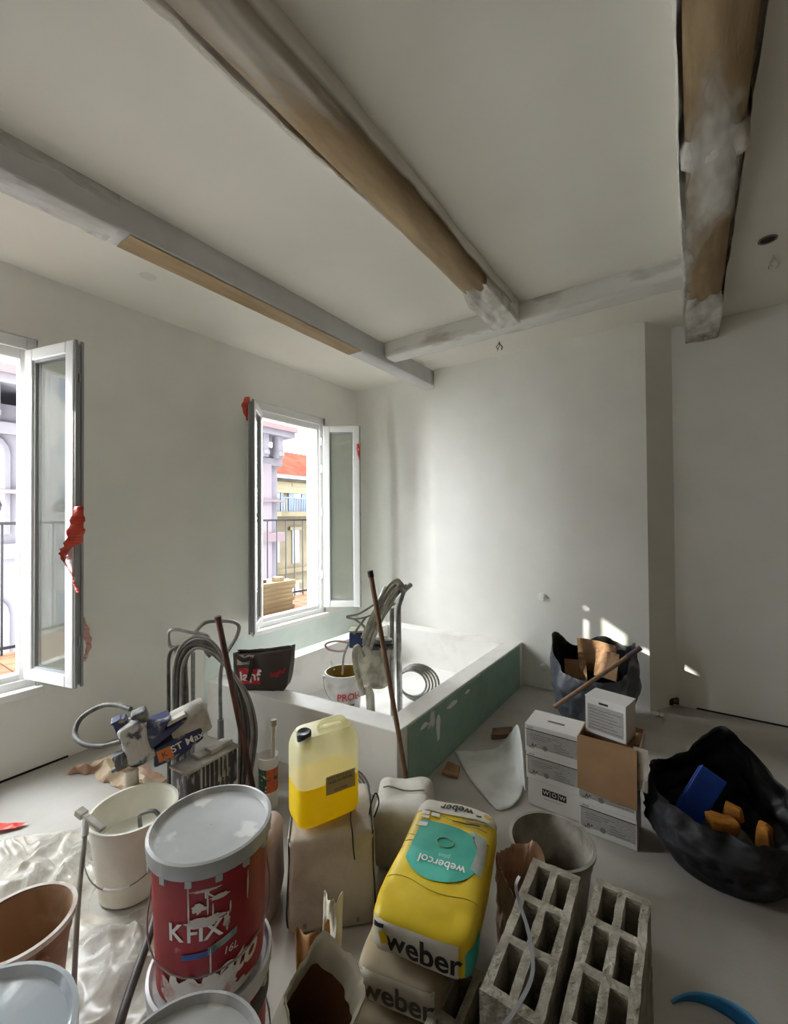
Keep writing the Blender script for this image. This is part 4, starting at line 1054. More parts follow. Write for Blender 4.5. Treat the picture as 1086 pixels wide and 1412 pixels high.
for a0, a1, mm in ((-1.5, -.2, mat('green label', (40, 84, 62), .5, (200, 200, 190), 60., (.6, .62))), (-.2, 1.5, mat('orange label', (206, 96, 52), .5, (60, 80, 60), 50., (.58, .6)))):
    g = patch(lambda u, v: (.0528 * math.cos(thb + u), .0528 * math.sin(thb + u), v), rect(a0, a1, .10, .225), 5, 6); g.build('label_band', mm, bt2)
p0 = V((.01, .02, .2)); p1 = PD(377, 993, q.xy.length * 0 + (V((q.x, q.y, 0)) - V((0, 0, 0))).dot(CF)) - V((q.x, q.y, .003))
br_ = thing('paint_brush', 'pale wooden brush handle standing in the small filler tub', 'brush', (q.x, q.y, .19))
g = G(); g.tube([p0 - V((0, 0, .187)), p0.lerp(p1, .6) - V((0, 0, .187)), p1 - V((0, 0, .187))], [.011, .010, .014], 10); g.build('handle', mat('pale brush handle', (190, 182, 166), .6), br_, smooth=60)
g = G(); g.tube([p1 - V((0, 0, .187)) + V((.0, 0, -.03)), p1 - V((0, 0, .187)) + V((0, 0, .004))], .0165, 10); g.build('handle_end', mat('grey brush end', (150, 142, 130), .6), br_, smooth=60)
cr = thing('cable_coil', 'grey cable coil standing against the front of the tub surround', 'cable', (-1.56, 1.80, 0))
for k in range(3):
    g = G(); r = .085 + .012 * k
    g.tube([(r * math.cos(a) * .9, r * math.cos(a) * .3 + .008 * k, .10 + r * math.sin(a)) for a in [i * 2 * PI / 26 for i in range(26)]], .006, 6, closed=True); g.build('loop', m_hose, cr, smooth=60)
g = G(); g.tube([(.0, -.05, .02), (.14, -.0, .018)], .018, 8); g.build('plug', mat('plug grey', (176, 174, 168), .5), cr, smooth=60)

# ------------------------------------------------------------------ stacked adhesive sacks
yv = V((-.14, .57, 0)).normalized(); xv = V((yv.y, -yv.x, 0))
MR = Matrix((xv, yv, V((0, 0, 1)))).transposed().to_4x4()
m_yel = mat('yellow paper sack', (226, 196, 28), .45, (206, 176, 20), 6., (.4, .7), bump=.2, bscale=18.)
m_sackw = mat('white paper sack', (222, 218, 208), .6, (204, 198, 184), 6., (.4, .7), bump=.2, bscale=18.)
m_sackd = mat('dusty kraft sack', (170, 158, 132), .7, (146, 134, 112), 6., (.4, .65), bump=.25, bscale=16.)
m_teal = mat('teal print', (64, 176, 156), .5, (52, 160, 142), 6.)
def sack(label, c, z, hh, m, seed, a=.131, b=.272):
    t = thing('adhesive_sack', label, 'sack', (c[0], c[1], z))
    S = Sup(a, b, hh, .34, .22, .008, 7., seed, Matrix.Translation((0, 0, hh)) @ MR)
    g = G(); S.mesh(g, 130, 64); g.build('body', m, t, smooth=180)
    return t, S
c0 = V((-.725, 1.325))
t3, S3 = sack('dusty kraft sack at the bottom of the adhesive sack pile', c0 + V((-.068, -.045)), .006, .068, m_sackd, 1.)
t2, Sb = sack('beige adhesive sack with grey lettering in the middle of the pile', c0 + V((-.058, -.038)), .150, .066, m_sackd, 2.)
t1, Sa = sack('yellow and teal printed adhesive sack on top of the pile', c0, .292, .070, m_yel, 3., .157, .284)
def logo(S, t, cx, cz, sz, m, fn):
    lettering('weber', sz, lambda u, v: fn(cx + u, cz + v), m, 'lettering', t, bold=.022)
fe = lambda S: (lambda u, v: S.end(u, v, -1, .0055))
fe1 = lambda S: (lambda u, v: S.end(u, v, -1, .0035))
patch(fe1(Sa), rect(-.142, .118, -.050, .046), 8, 8).build('end_panel', m_sackw, t1, smooth=180)
logo(Sa, t1, .012, -.004, .09, m_black, fe(Sa))
patch(fe(Sa), [(-.138, .036), (-.105, .040), (-.108, .028), (-.136, .022)], 2, 2).build('logo_mark', m_black, t1)
patch(fe(Sa), [(-.125, .012), (-.101, .022), (-.093, -.012), (-.117, -.022)], 2, 2).build('logo_mark', mat('yellow mark', (222, 190, 40), .5), t1)
patch(lambda u, v: Sa.side(u, v, 1, .002), [(-.285, -.045), (-.20, -.05), (-.18, .0), (-.20, .035), (-.285, .03)], 5, 5).build('side_print', m_teal, t1, smooth=180)
tp = lambda u, v: Sa.top(u, v, .0035); tp2 = lambda u, v: Sa.top(u, v, .005)
patch(tp, rect(-.15, .15, .185, .279), 10, 8).build('white_end', m_sackw, t1, smooth=180)
circ_ = [(.0 + .135 * math.cos(a), -.01 + .135 * math.sin(a)) for a in [2 * PI * k / 40 for k in range(40)]]
shape = [(x if x > -.1 or y < .0 else -.135, y) for x, y in circ_]
shape = [(-.135, .0), (-.13, .13), (-.04, .13)] + [(.0 + .13 * math.cos(a), .0 + .13 * math.sin(a)) for a in [PI / 2 - k * PI / 24 * 1.0 for k in range(2, 37)]]
shape = [(max(-.116, x), y) for x, y in shape]
patch(tp, shape, 14, 2).build('teal_disc', m_teal, t1, smooth=180)
patch(tp2, [(.07, .12), (.135, .11), (.145, .02), (.14, -.06), (.105, -.04), (.112, .03), (.095, .08)], 5, 4).build('photo_print', mat('greyish photo print', (176, 168, 160), .6, (150, 170, 160), 20.), t1, smooth=180)
R180 = lambda cx, cy: (lambda u, v: Sa.top(cx - u, cy - v, .0062))
lettering('weber', .058, R180(.0, .225), m_black, 'lettering', t1, bold=.02, width=.13)
patch(tp2, [(.075, .213), (.098, .217), (.098, .205), (.078, .201)], 2, 2).build('logo_mark', m_black, t1)
lettering('webercol', .052, R180(.012, -.055), m_white, 'lettering', t1, bold=.01, width=.16)
lettering('plus', .026, R180(.01, -.018), mat('pale green print', (170, 214, 200), .5), 'lettering', t1)
g = G(); g.tube([tp2(.03 * math.cos(a) - .0, .04 + .02 * math.sin(a)) for a in [2 * PI * k / 24 for k in range(24)]], .0015, 4, closed=True); g.build('ring_print', mat('olive print', (140, 160, 70), .5), t1)
for cx, cy, w, h in ((-.11, .168, .016, .009), (-.07, .166, .016, .009), (-.105, .146, .014, .007), (-.105, .108, .018, .010)):
    patch(tp2, rect(cx - w, cx + w, cy - h, cy + h), 2, 2).build('info_box', m_white, t1)
for k, (cx, cy, w) in enumerate(((.08, .174, .05), (.085, .165, .04), (.09, .140, .04))):
    patch(tp2, rect(cx - w, cx + w, cy - .002, cy + .002), 2, 4).build('print_line', m_grey, t1)
patch(tp2, rect(.0, .10, .150, .156), 2, 4).build('print_line', m_black, t1)
patch(tp2, [(.12 + .016 * math.cos(a), .228 + .016 * math.sin(a)) for a in [k * PI / 6 for k in range(12)]], 2, 1).build('round_stamp', mat('yellow mark', (222, 190, 40)), t1)
patch(fe1(Sb), rect(-.138, .115, -.054, .044), 8, 8).build('end_panel', mat('aged white panel', (196, 190, 176), .7, (178, 170, 154), 8.), t2, smooth=180)
logo(Sb, t2, .005, -.004, .085, mat('faded black print', (70, 66, 60), .7), fe(Sb))
patch(fe(Sb), [(-.14, .026), (-.112, .03), (-.114, .02), (-.138, .014)], 2, 2).build('logo_mark', m_black, t2)
patch(fe(Sb), [(-.13, .004), (-.105, .012), (-.1, -.01), (-.122, -.016)], 2, 2).build('logo_mark', mat('yellow mark', (222, 190, 40)), t2)
logo(S3, t3, -.005, .0, .08, mat('faded black print', (70, 66, 60)), fe(S3))
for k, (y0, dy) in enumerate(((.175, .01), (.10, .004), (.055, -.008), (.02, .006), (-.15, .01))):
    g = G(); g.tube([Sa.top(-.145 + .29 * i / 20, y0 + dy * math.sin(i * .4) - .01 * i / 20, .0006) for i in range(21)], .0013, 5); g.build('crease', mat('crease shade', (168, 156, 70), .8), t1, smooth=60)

# ------------------------------------------------------------------ hollow concrete blocks
m_conc = mat('hollow concrete block', (162, 156, 142), .9, (138, 132, 118), 30., (.4, .65), col3=(186, 180, 166), scale3=8., edge3=(.55, .7), bump=.8, bscale=90., spec=.15)
BW, BL_, BH = .155, .50, .195
def block_mesh(seed):
    bm = bmesh.new()
    wx = [0, .024, .066, .089, .131, BW]; t = .028; cell = (BL_ - 4 * t) / 3
    wy = [0]
    for k in range(3): wy += [wy[-1] + t, wy[-1] + t + cell]
    wy.append(BL_)
    solid = lambda i, j: not (i in (1, 3) and j in (1, 3, 5))
    def sub(a, n):
        out = []
        for i in range(len(a) - 1): out += [a[i] + (a[i + 1] - a[i]) * k / n for k in range(n)]
        return out + [a[-1]]
    nx, ny, nz = 2, 4, 5
    X, Y, Z = sub(wx, nx), sub(wy, ny), [BH * k / nz for k in range(nz + 1)]
    vs_ = {}
    def vert(i, j, k):
        if (i, j, k) not in vs_:
            p = V((X[i], Y[j], Z[k])); n_ = noise.noise_vector(p * 60 + V((seed, 0, 0))) * .0022 + noise.noise_vector(p * 22 + V((0, seed, 0))) * .0022
            vs_[(i, j, k)] = bm.verts.new(p + n_)
        return vs_[(i, j, k)]
    S_ = [[solid(i // nx, j // ny) for j in range(len(Y) - 1)] for i in range(len(X) - 1)]
    ok = lambda i, j: 0 <= i < len(X) - 1 and 0 <= j < len(Y) - 1 and S_[i][j]
    for i in range(len(X) - 1):
        for j in range(len(Y) - 1):
            if not S_[i][j]: continue
            bm.faces.new([vert(i, j, nz), vert(i + 1, j, nz), vert(i + 1, j + 1, nz), vert(i, j + 1, nz)])
            bm.faces.new([vert(i, j + 1, 0), vert(i + 1, j + 1, 0), vert(i + 1, j, 0), vert(i, j, 0)])
            for k in range(nz):
                if not ok(i - 1, j): bm.faces.new([vert(i, j, k), vert(i, j, k + 1), vert(i, j + 1, k + 1), vert(i, j + 1, k)])
                if not ok(i + 1, j): bm.faces.new([vert(i + 1, j, k), vert(i + 1, j + 1, k), vert(i + 1, j + 1, k + 1), vert(i + 1, j, k + 1)])
                if not ok(i, j - 1): bm.faces.new([vert(i, j, k), vert(i + 1, j, k), vert(i + 1, j, k + 1), vert(i, j, k + 1)])
                if not ok(i, j + 1): bm.faces.new([vert(i, j + 1, k), vert(i, j + 1, k + 1), vert(i + 1, j + 1, k + 1), vert(i + 1, j + 1, k)])
    bmesh.ops.recalc_face_normals(bm, faces=bm.faces)
    me = bpy.data.meshes.new('concrete_block'); bm.to_mesh(me); bm.free(); me.materials.append(m_conc); return me
blk = [block_mesh(1.), block_mesh(5.)]
for k, (x, y, z, rz, lab) in enumerate((
        (-.455, 1.02, .206, .03, 'grey hollow concrete block with a grey strap across its cells'),
        (-.272, 1.055, .206, -.0, 'grey hollow concrete block standing next to the bare floor'),
        (-.452, 1.02, .004, .028, 'grey hollow concrete block underneath the block with the strap'),
        (-.270, 1.055, .004, .0, 'grey hollow concrete block underneath the block beside the bare floor'),
        (-.614, .74, .004, .03, 'low grey hollow concrete block between the adhesive sacks and the taller blocks'))):
    o = bpy.data.objects.new('concrete_block', blk[k % 2]); COL.objects.link(o); o.location = (x, y, z); o.rotation_euler.z = rz
    tag(o, lab, 'concrete block')
m_strap = mat('grey strap', (136, 136, 138), .5, metal=.3)
zb = .206 + BH
pts = [PZ(716, 1208, zb + .05), PZ(711, 1222, zb + .03), PZ(716, 1245, zb + .012), PZ(727, 1280, zb + .010), PZ(734, 1320, zb + .010), PZ(732, 1350, zb + .010), PZ(715, 1385, zb + .011), PZ(690, 1420, zb + .006)]
pts = smooth_path(pts, 6); g = G()
for i in range(len(pts) - 1):
    a, b = pts[i], pts[i + 1]; n_ = (b - a).cross(V((0, 0, 1))).normalized() * .005
    g.add([a - n_, a + n_, b + n_, b - n_], [(0, 1, 2, 3)])
tag(g.build('packing_strap', m_strap, solid=.0015), 'bent grey packing strap lying across a concrete block', 'strap')

# ------------------------------------------------------------------ open bags (paper, kraft, bin liners)
def openbag(name, label, loc, base_r, prof, rim, m_out, m_in, amp=.02, ns=5., seed=0., n=72, nz=26, cat='bag', parts=('outer', 'lining'), thick=.006, sq=1., inner=True):
    """bag as a body of revolution deformed by noise. prof(t) -> radius factor 0..1 at height t; rim(angle) -> (radius, height, dx, dy)"""
    t = thing(name, label, cat, loc)
    def f(u, v, off=0.):
        a = 2 * PI * u
        rr, hh, dx, dy = rim(a)
        k = prof(v); rad = base_r * k * (1 - v) + (rr * v + base_r * k * 0) if False else base_r * k + (rr - base_r * prof(1.)) * v ** 2
        z = hh * v
        ca, sa = math.cos(a), math.sin(a)
        if sq != 1: ca, sa = math.copysign(abs(ca) ** sq, ca), math.copysign(abs(sa) ** sq, sa)
        p = V((rad * ca + dx * v * v, rad * sa + dy * v * v, z))
        d = amp * fbm((ca * 1.2 + seed, sa * 1.2, v * 2.2 + seed), ns * .35, 4) * (.25 + .75 * min(1, v * 3))
        r2 = amp * .7 * (1 - abs(fbm((ca * 2 + seed, sa * 2, v * 1.6), ns * .5, 2)) * 2) * min(1, v * 3)
        q = V((ca, sa, 0)); p += q * (d + r2 - off)
        p.z = max(.0, p.z + d * .4 * v)
        return p
    g = G(); g.grid(lambda u, v: f(u, v), n, nz)
    g.grid(lambda u, v: f(u, 0.).lerp(V((0, 0, .0)), v), n, 3); g.build(parts[0], m_out, t, smooth=180)
    if inner:
        g = G(); g.grid(lambda u, v: f(u, max(.04, v), thick * (1 if v < .98 else 0)) + V((0, 0, .0)), n, nz)
        g.grid(lambda u, v: (f(u, .04, thick) + V((0, 0, .004))).lerp(V((0, 0, .02)), v), n, 3); g.build(parts[1], m_in, t, smooth=180)
    return t, f
def bell(a, c, w):
    d = (a - c + PI) % (2 * PI) - PI; return math.exp(-(d / w) ** 2)
m_liner = mat('black bin liner', (30, 30, 32), .66, (52, 53, 56), 4., (.4, .65), col3=(76, 76, 78), scale3=7., edge3=(.6, .75), bump=.3, bscale=14., spec=.25)
m_liner_in = mat('black liner inside', (20, 20, 21), .5, bump=.3, bscale=16.)
m_linerg = mat('grey blue rubble liner', (84, 90, 98), .45, (64, 69, 78), 5., (.4, .65), col3=(136, 142, 148), scale3=6., edge3=(.58, .72), bump=.35, bscale=16.)
# big black bag: tall flap behind, low front lip
bprof = lambda v: .86 + .34 * math.sin(min(1., v * 1.15) * PI * .62) if v < .6 else .86 + .34 * math.sin(min(1., v * 1.15) * PI * .62)
def brim(a):
    return (.275 - .04 * bell(a, PI / 2, .7), .30 + .24 * bell(a, PI / 2 - .1, .55) + .02 * bell(a, PI, .5) - .03 * bell(a, -PI / 3, .8), 0, -.03 * bell(a, PI / 2, .5))
bb_, bf = openbag('rubbish_bag', 'big open black rubbish bag holding blue and yellow scraps', (.10, 2.51, .003), .262, bprof, brim, m_liner, m_liner_in, .030, 3.2, 1.7, 120, 46, parts=('skin', 'inside'))
bl = thing('blue_board', 'flat blue plastic board standing inside the open black bag', 'board', (.10, 2.51, .15))
g = G(); g.box(-.055, .055, -.012, .012, 0, .24, Matrix.Rotation(.5, 4, 'Y') @ Matrix.Rotation(-.35, 4, 'X')); o = g.build('board', mat('cobalt blue plastic', (20, 70, 168), .45, (16, 56, 140), 6.), bl, bevel=.004); o.location = (-.13, .0, .0)
g = G(); g.box(-.058, -.04, .012, .022, 0.01, .23, Matrix.Rotation(.5, 4, 'Y') @ Matrix.Rotation(-.35, 4, 'X')); o = g.build('ridge', mat('cobalt blue plastic', (20, 70, 168)), bl, bevel=.003); o.location = (-.13, .0, .0)
m_foam = mat('amber foam', (196, 132, 44), .8, (158, 98, 30), 14., (.4, .6), bump=.5, bscale=40.)
for (x, y, z, a, b, c, rz, lab) in ((-.0, -.06, .19, .055, .035, .03, .4, 'broad amber foam scrap beside the blue board in the black bag'), (.045, .02, .215, .035, .02, .035, -.3, 'small amber foam scrap behind another scrap in the black bag'), (.15, -.03, .18, .03, .025, .045, 1.2, 'curled amber foam scrap at the lip of the black bag')):
    S = Sup(a, b, c, .3, .3, .014, 18., rz * 9, Matrix.Rotation(rz, 4, 'Z')); g = G(); S.mesh(g, 26, 14)
    tag(g.build('foam_scrap', m_foam, smooth=50, loc=(.10 + x, 2.50 + y, z + .01)), lab, 'foam scrap')
S = Sup(.135, .135, .035, .8, .9, .02, 9., 3.); g = G(); S.mesh(g, 40, 18); tag(g.build('rubble_heap', mat('grey rubble dust', (120, 112, 104), .9, (90, 84, 78), 20., bump=.6), smooth=180, loc=(.10, 2.51, .085)), 'grey dusty rubble lying in the bottom of the black bag', 'rubble', kind='stuff')
# grey liner by the chimney breast
def grim(a): return (.265 + .03 * bell(a, PI, .5) + .03 * bell(a, .1, .4), .40 + .24 * bell(a, PI - .15, .6) + .20 * bell(a, PI / 2 - .2, .8) + .22 * bell(a, .15, .5), 0, 0)
gb, gf = openbag('rubbish_bag', 'grey blue rubbish bag full of cardboard against the chimney breast', (-.645, 3.62, .003), .25, lambda v: .9 + .25 * math.sin(v * PI * .8), grim, m_linerg, m_liner_in, .022, 3.4, 4.2, 110, 40, parts=('skin', 'inside'))
m_card = mat('brown cardboard', (156, 122, 88), .75, (136, 104, 74), 5., (.4, .7), bump=.1, bscale=30.)
m_card_in = mat('cardboard inside', (128, 98, 70), .8, (112, 84, 60), 6.)
for (x, y, z, w, h, rx, rz, lab) in ((-.62, 3.73, .34, .30, .27, .15, -.15, 'wide brown cardboard piece in the grey bag behind the pole'), (-.55, 3.60, .36, .18, .20, -.25, -.3, 'creased brown cardboard piece at the mouth of the grey bag'), (-.76, 3.60, .28, .16, .18, -.4, .3, 'folded brown cardboard flap deep in the grey bag')):
    g = G(); g.grid(lambda u, v: (w * (u - .5), .02 * math.sin(u * 4) + .01 * fbm((u * 3, v * 3, x), 1.), h * v), 14, 10)
    o = g.build('cardboard_piece', m_card, solid=.005, loc=(x, y, z)); o.rotation_euler = (rx, 0, rz); tag(o, lab, 'cardboard')
stick('rake_handle', 'brown pole with a purple grey grip lying across the grey rubbish bag', PD(764, 975, 3.1), PD(883, 893, 3.02), .0145, mat('worn ash pole', (146, 116, 90), .6, (120, 94, 72), 8.), mat('purple grey grip', (92, 76, 84), .6), 'grip', .115)

# ------------------------------------------------------------------ boxes
m_boxw = mat('white printed carton', (216, 215, 212), .6, (206, 204, 200), 4., (.4, .7))
m_pr = mat('pale grey print', (170, 168, 164), .6, (150, 148, 145), 60., (.45, .55), stretch=(1, 1, 6))
def carton(label, loc, w, d, h, rz, style, group=None):
    b = thing('tile_carton', label, 'box', loc, rz, group)
    g = G(); g.box(0, w, 0, d, 0, h); bd = g.build('body', m_boxw, b, bevel=.003)
    e = -.0012
    F_ = lambda cx, cz: (lambda u, v: (cx + u, e - .0006, cz + v))
    if style == 'print':
        g = G(); g.box(.008, w - .008, e, 0, .03, h - .022); g.build('print_panel', m_pr, b)
        g = G(); g.box(.004, w - .004, e - .0004, 0, h - .024, h - .0205); g.build('print_line', m_black, b)
        lettering('UPEC', .016, F_(.035, .028), m_black, 'lettering', b, bold=.01); lettering('A+', .024, F_(.05, .042), m_black, 'lettering', b, bold=.02)
        lettering('WOW', .011, F_(.03, h - .012), m_black, 'lettering', b, bold=.02)
        g = patch(lambda u, v: (u, e - .001, v), [(.11 + .014 * math.cos(a), .04 + .014 * math.sin(a)) for a in [k * PI / 6 for k in range(12)]], 2, 1); g.build('round_mark', m_grey, b)
        for k in range(4):
            g = G(); g.box(w * .55, w - .03 - .02 * k, e - .0006, 0, .036 + k * .012, .039 + k * .012); g.build('print_line', m_grey, b)
        for k in range(3):
            g = G(); g.box(.03, w * .4 + .03 * k, e - .0006, 0, .075 + k * .012, .078 + k * .012); g.build('print_line', m_grey, b)
    elif style == 'logo':
        for k, ch_ in enumerate('WOW'):
            x0 = w * .28 + k * .043
            g = G(); g.box(x0, x0 + .040, e, 0, h * .5, h * .5 + .036); g.build('logo_square', m_black, b)
            lettering(ch_, .03, F_(x0 + .02, h * .5 + .018), m_boxw, 'lettering', b, bold=.01)
        g = G(); g.box(w * .30, w * .66, e, 0, h * .38, h * .39); g.build('print_line', m_grey, b)
    return b
XLb, YLb = -.775, 2.385
h1 = .146
carton('white tile carton with a black square logo at the bottom of its stack', (XLb + .012, YLb + .004, .003), .275, .20, h1, .0, 'logo')
carton('white printed tile carton in the middle of the stack with a slotted top', (XLb + .004, YLb, .003 + h1 + .001), .28, .20, h1, .0, 'print')
tpc = carton('white printed tile carton with a slot in its top flap, topmost of its stack', (XLb, YLb - .004, .003 + 2 * (h1 + .001)), .285, .20, h1, .0, 'print')
g = G(); g.box(.10, .19, .085, .105, h1 - .004, h1 + .0038); g.build('hand_slot', mat('slot shade', (110, 106, 100), .8), tpc)
g = G(); g.box(-.001, .286, -.001, .201, h1, h1 + .003); g.build('lid_flap', mat('bright carton top', (218, 216, 214), .6), tpc)
XRb, YRb = -.492, 2.335
carton('white printed tile carton on the floor under the open cardboard box', (XRb + .006, YRb, .003), .258, .20, h1, .0, 'print')
carton('white printed tile carton directly below the open cardboard box', (XRb, YRb - .004, .003 + h1 + .001), .262, .20, h1, .0, 'print')
ob = thing('cardboard_box', 'open brown cardboard box with its front flap hanging over white cartons', 'box', (XRb + .008, YRb - .006, .003 + 2 * (h1 + .001)))
bw, bd_, bh = .272, .25, .19
g = G(); t = .005
g.box(0, bw, 0, bd_, 0, t); g.box(0, bw, 0, t, t, bh); g.box(0, bw, bd_ - t, bd_, t, bh - .0); g.box(0, t, t, bd_ - t, t, bh); g.box(bw - t, bw, t, bd_ - t, t, bh)
g.build('body', m_card, ob, bevel=.001)
g = G(); g.box(-.004, bw - .012, -.010, -.006, -.07, bh - .002); g.warp(lambda p: (p.x, p.y - .012 * max(0., (.06 - p.z)) / .16, p.z - .02 * (p.x / bw) * (1 if p.z < 0 else 0))); g.build('front_flap', m_card, ob)
g = G(); g.box(bw, bw + .004, .02, bd_ - .02, .0, bh + .01); g.build('side_flap', mat('taped flap', (150, 132, 110), .35, (132, 112, 92), 5.), ob)
g = G(); g.box(bw - .03, bw + .03, .0, .004, .0, bh + .012); g.warp(lambda p: (p.x + .04 * max(0, p.z - .1), p.y - .03 * max(0, p.x - bw), p.z)); g.build('tape_strip', mat('clear tape film', (206, 196, 180), .2, film=(.1, .9, 4.)), ob)
wbx = carton('small white printed carton sitting in the open cardboard box', (XRb + .022, YRb + .10, .003 + 2 * (h1 + .001) + .17), .20, .135, .185, -.22, 'plain')
g = G(); g.box(.012, .188, -.0012, 0, .02, .15); g.build('print_panel', m_pr, wbx)
g = G(); g.box(.07, .115, -.0022, 0, .160, .170); g.build('logo_bar', m_black, wbx)
for k in range(7):
    g = G(); g.box(.02, .18 - .02 * (k % 3), -.002, 0, .03 + k * .016, .034 + k * .016); g.build('print_line', m_grey, wbx)
g = G(); g.box(-.002, .202, -.002, .137, .185, .188); g.warp(lambda p: (p.x, p.y, p.z + .02 * p.x / .2 * 0 + .006 * math.sin(p.x * 14))); g.build('lid_flap', mat('bright carton top', (218, 216, 214)), wbx)
# filler inside the open box so the small carton rests on it
g = G(); g.box(.008, bw - .008, .10, bd_ - .008, t + .001, .168); tag(g.build('packing_pad', m_card_in, ob), None)

# ------------------------------------------------------------------ mortar bucket
mb = bucket('bucket', 'dirty grey mortar bucket standing between the cartons and the concrete blocks', (-.485, 1.81, .004), .125, .158, .275, mat('grey mortar bucket', (150, 146, 138), .6, (120, 114, 104), 8., (.45, .65)), mat('mortar caked inside', (166, 160, 148), .85, (96, 90, 80), 7., (.42, .62), bump=.4, bscale=30.), rim=.010, ang=-.72, hang=-1., wire=mat('bucket wire', (150, 148, 142)))
g = G(); g.lathe([(.128, .075), (.06, .068), (.001, .06)], 40); g.build('mortar', mat('dark wet mortar', (84, 78, 68), .8, (60, 55, 48), 14., bump=.6), mb, smooth=60)

# ------------------------------------------------------------------ white sheet, offcuts, bits on the floor
cp = [[PZ(627, 1036, .004), PZ(655, 1036, .004), PZ(684, 1032, .02), PZ(703, 1012, .10), PZ(712, 1000, .20), PZ(716, 1004, .20)],
      [PZ(639, 1061, .004), PZ(664, 1060, .004), PZ(690, 1058, .015), PZ(708, 1045, .06), PZ(716, 1025, .15), PZ(720, 1030, .15)],
      [PZ(656, 1085, .004), PZ(676, 1084, .004), PZ(700, 1084, .012), PZ(712, 1072, .035), PZ(718, 1055, .09), PZ(722, 1060, .09)],
      [PZ(683, 1116, .004), PZ(692, 1117, .004), PZ(704, 1113, .008), PZ(716, 1100, .02), PZ(721, 1085, .04), PZ(724, 1090, .04)]]
rows = [smooth_path(r, 5) for r in cp]
cols = [smooth_path([r[i] for r in rows], 6) for i in range(len(rows[0]))]
g = G(); nr, nc = len(cols[0]), len(cols)
for c in cols: g.v += [p + V((0, 0, .006 * abs(fbm((p.x * 9, p.y * 9, 1), 1.)))) for p in c]
for i in range(nc - 1):
    for j in range(nr - 1): g.f.append((i * nr + j, i * nr + j + 1, (i + 1) * nr + j + 1, (i + 1) * nr + j))
tag(g.build('felt_sheet', mat('white felt', (214, 216, 214), .85, (200, 202, 198), 7.), smooth=180, solid=.006), 'curled white felt sheet on the floor against the carton stack', 'sheet')
g = G(); p = [PZ(609, 1069), PZ(617, 1054), PZ(634, 1060), PZ(631, 1075)]
g.hexa([V((q.x, q.y, .002)) for q in p], [V((q.x, q.y, .022)) for q in p]); tag(g.build('wood_offcut', mat('orange brown wood', (168, 128, 88), .7, (140, 100, 66), 8.), bevel=.003), 'orange brown board offcut on the floor at the foot of the green panel', 'wood offcut')
g = G(); p = [PZ(677, 1020), PZ(679, 1010), PZ(706, 1008), PZ(705, 1019)]
g.hexa([V((q.x, q.y, .002)) for q in p], [V((q.x, q.y, .035)) for q in p]); tag(g.build('wood_offcut', mat('dark brown wood', (116, 92, 72), .7, (90, 68, 52), 8.), bevel=.003), 'dark brown wood block on the floor behind the white sheet', 'wood offcut')
for k, (x, y) in enumerate(((904, 984), (912, 986))):
    S = Sup(.02, .02, .016, 1., 1., .004, 30., k); g = G(); S.mesh(g, 16, 10); q = PZ(x, y, .016)
    tag(g.build('plaster_crumb', mat('white crumb', (236, 234, 230), .8), smooth=180, loc=(q.x, q.y, .018)), 'small white crumb on the floor at the recess', 'crumb', 'white crumbs by the recess')
g = G(); q = PY(928, 967, YR - .03); g.box(-.07, .04, -.03, .03, -.02, .02); g.box(-.03, .0, -.045, -.02, -.03, .015)
tag(g.build('socket_box', mat('dark socket box', (58, 50, 46), .7, (150, 144, 136), 20., (.6, .66)), loc=(q.x, YR - .035, .045), bevel=.004), 'dark recessed socket box low on the recess wall', 'socket')
def outlet(label, px, py, Y, r):
    q = PY(px, py, Y); o = thing('wall_socket', label, 'socket', (q.x, Y, q.z))
    g = G(); g.lathe([(.0, .0), (r, .0), (r, .010), (r * .9, .014), (.0, .014)], 24, (0, 0, 0), Matrix.Rotation(PI / 2, 4, 'X')); g.build('plate', m_pvc, o, smooth=40)
    g = G(); g.box(-r * .5, r * .5, -.022, -.0142, -r * .5, r * .5); g.build('insert', m_wall, o, bevel=.003); return o
outlet('small white socket cover halfway up the chimney breast', 748, 823, YC, .035)
outlet('white round socket cover low on the chimney breast beside the tub', 750, 920, YC, .035)
# broken blue plastic hoop on the floor, cut by the frame
bz = thing('blue_hoop', 'broken blue plastic hoop lying on the floor near the concrete blocks', 'hoop', (.043, 1.60, .003))
def hoop(u, v, off):
    a = 2.55 - 3.6 * u; k = min(1., u * 2.2); r = .135 + off
    return (r * math.cos(a), r * math.sin(a), (.003 + .058 * k) * v)
g = G(); g.grid(lambda u, v: hoop(u, v, 0), 44, 4); g.build('band', mat('sky blue plastic', (44, 128, 186), .4, (36, 112, 168), 5.), bz, smooth=180, solid=.004)
g = G(); g.tube([V(hoop(i / 40, 1., .003)) for i in range(41)], .0045, 6); g.build('rolled_edge', mat('pale blue edge', (90, 160, 206), .4), bz, smooth=60)

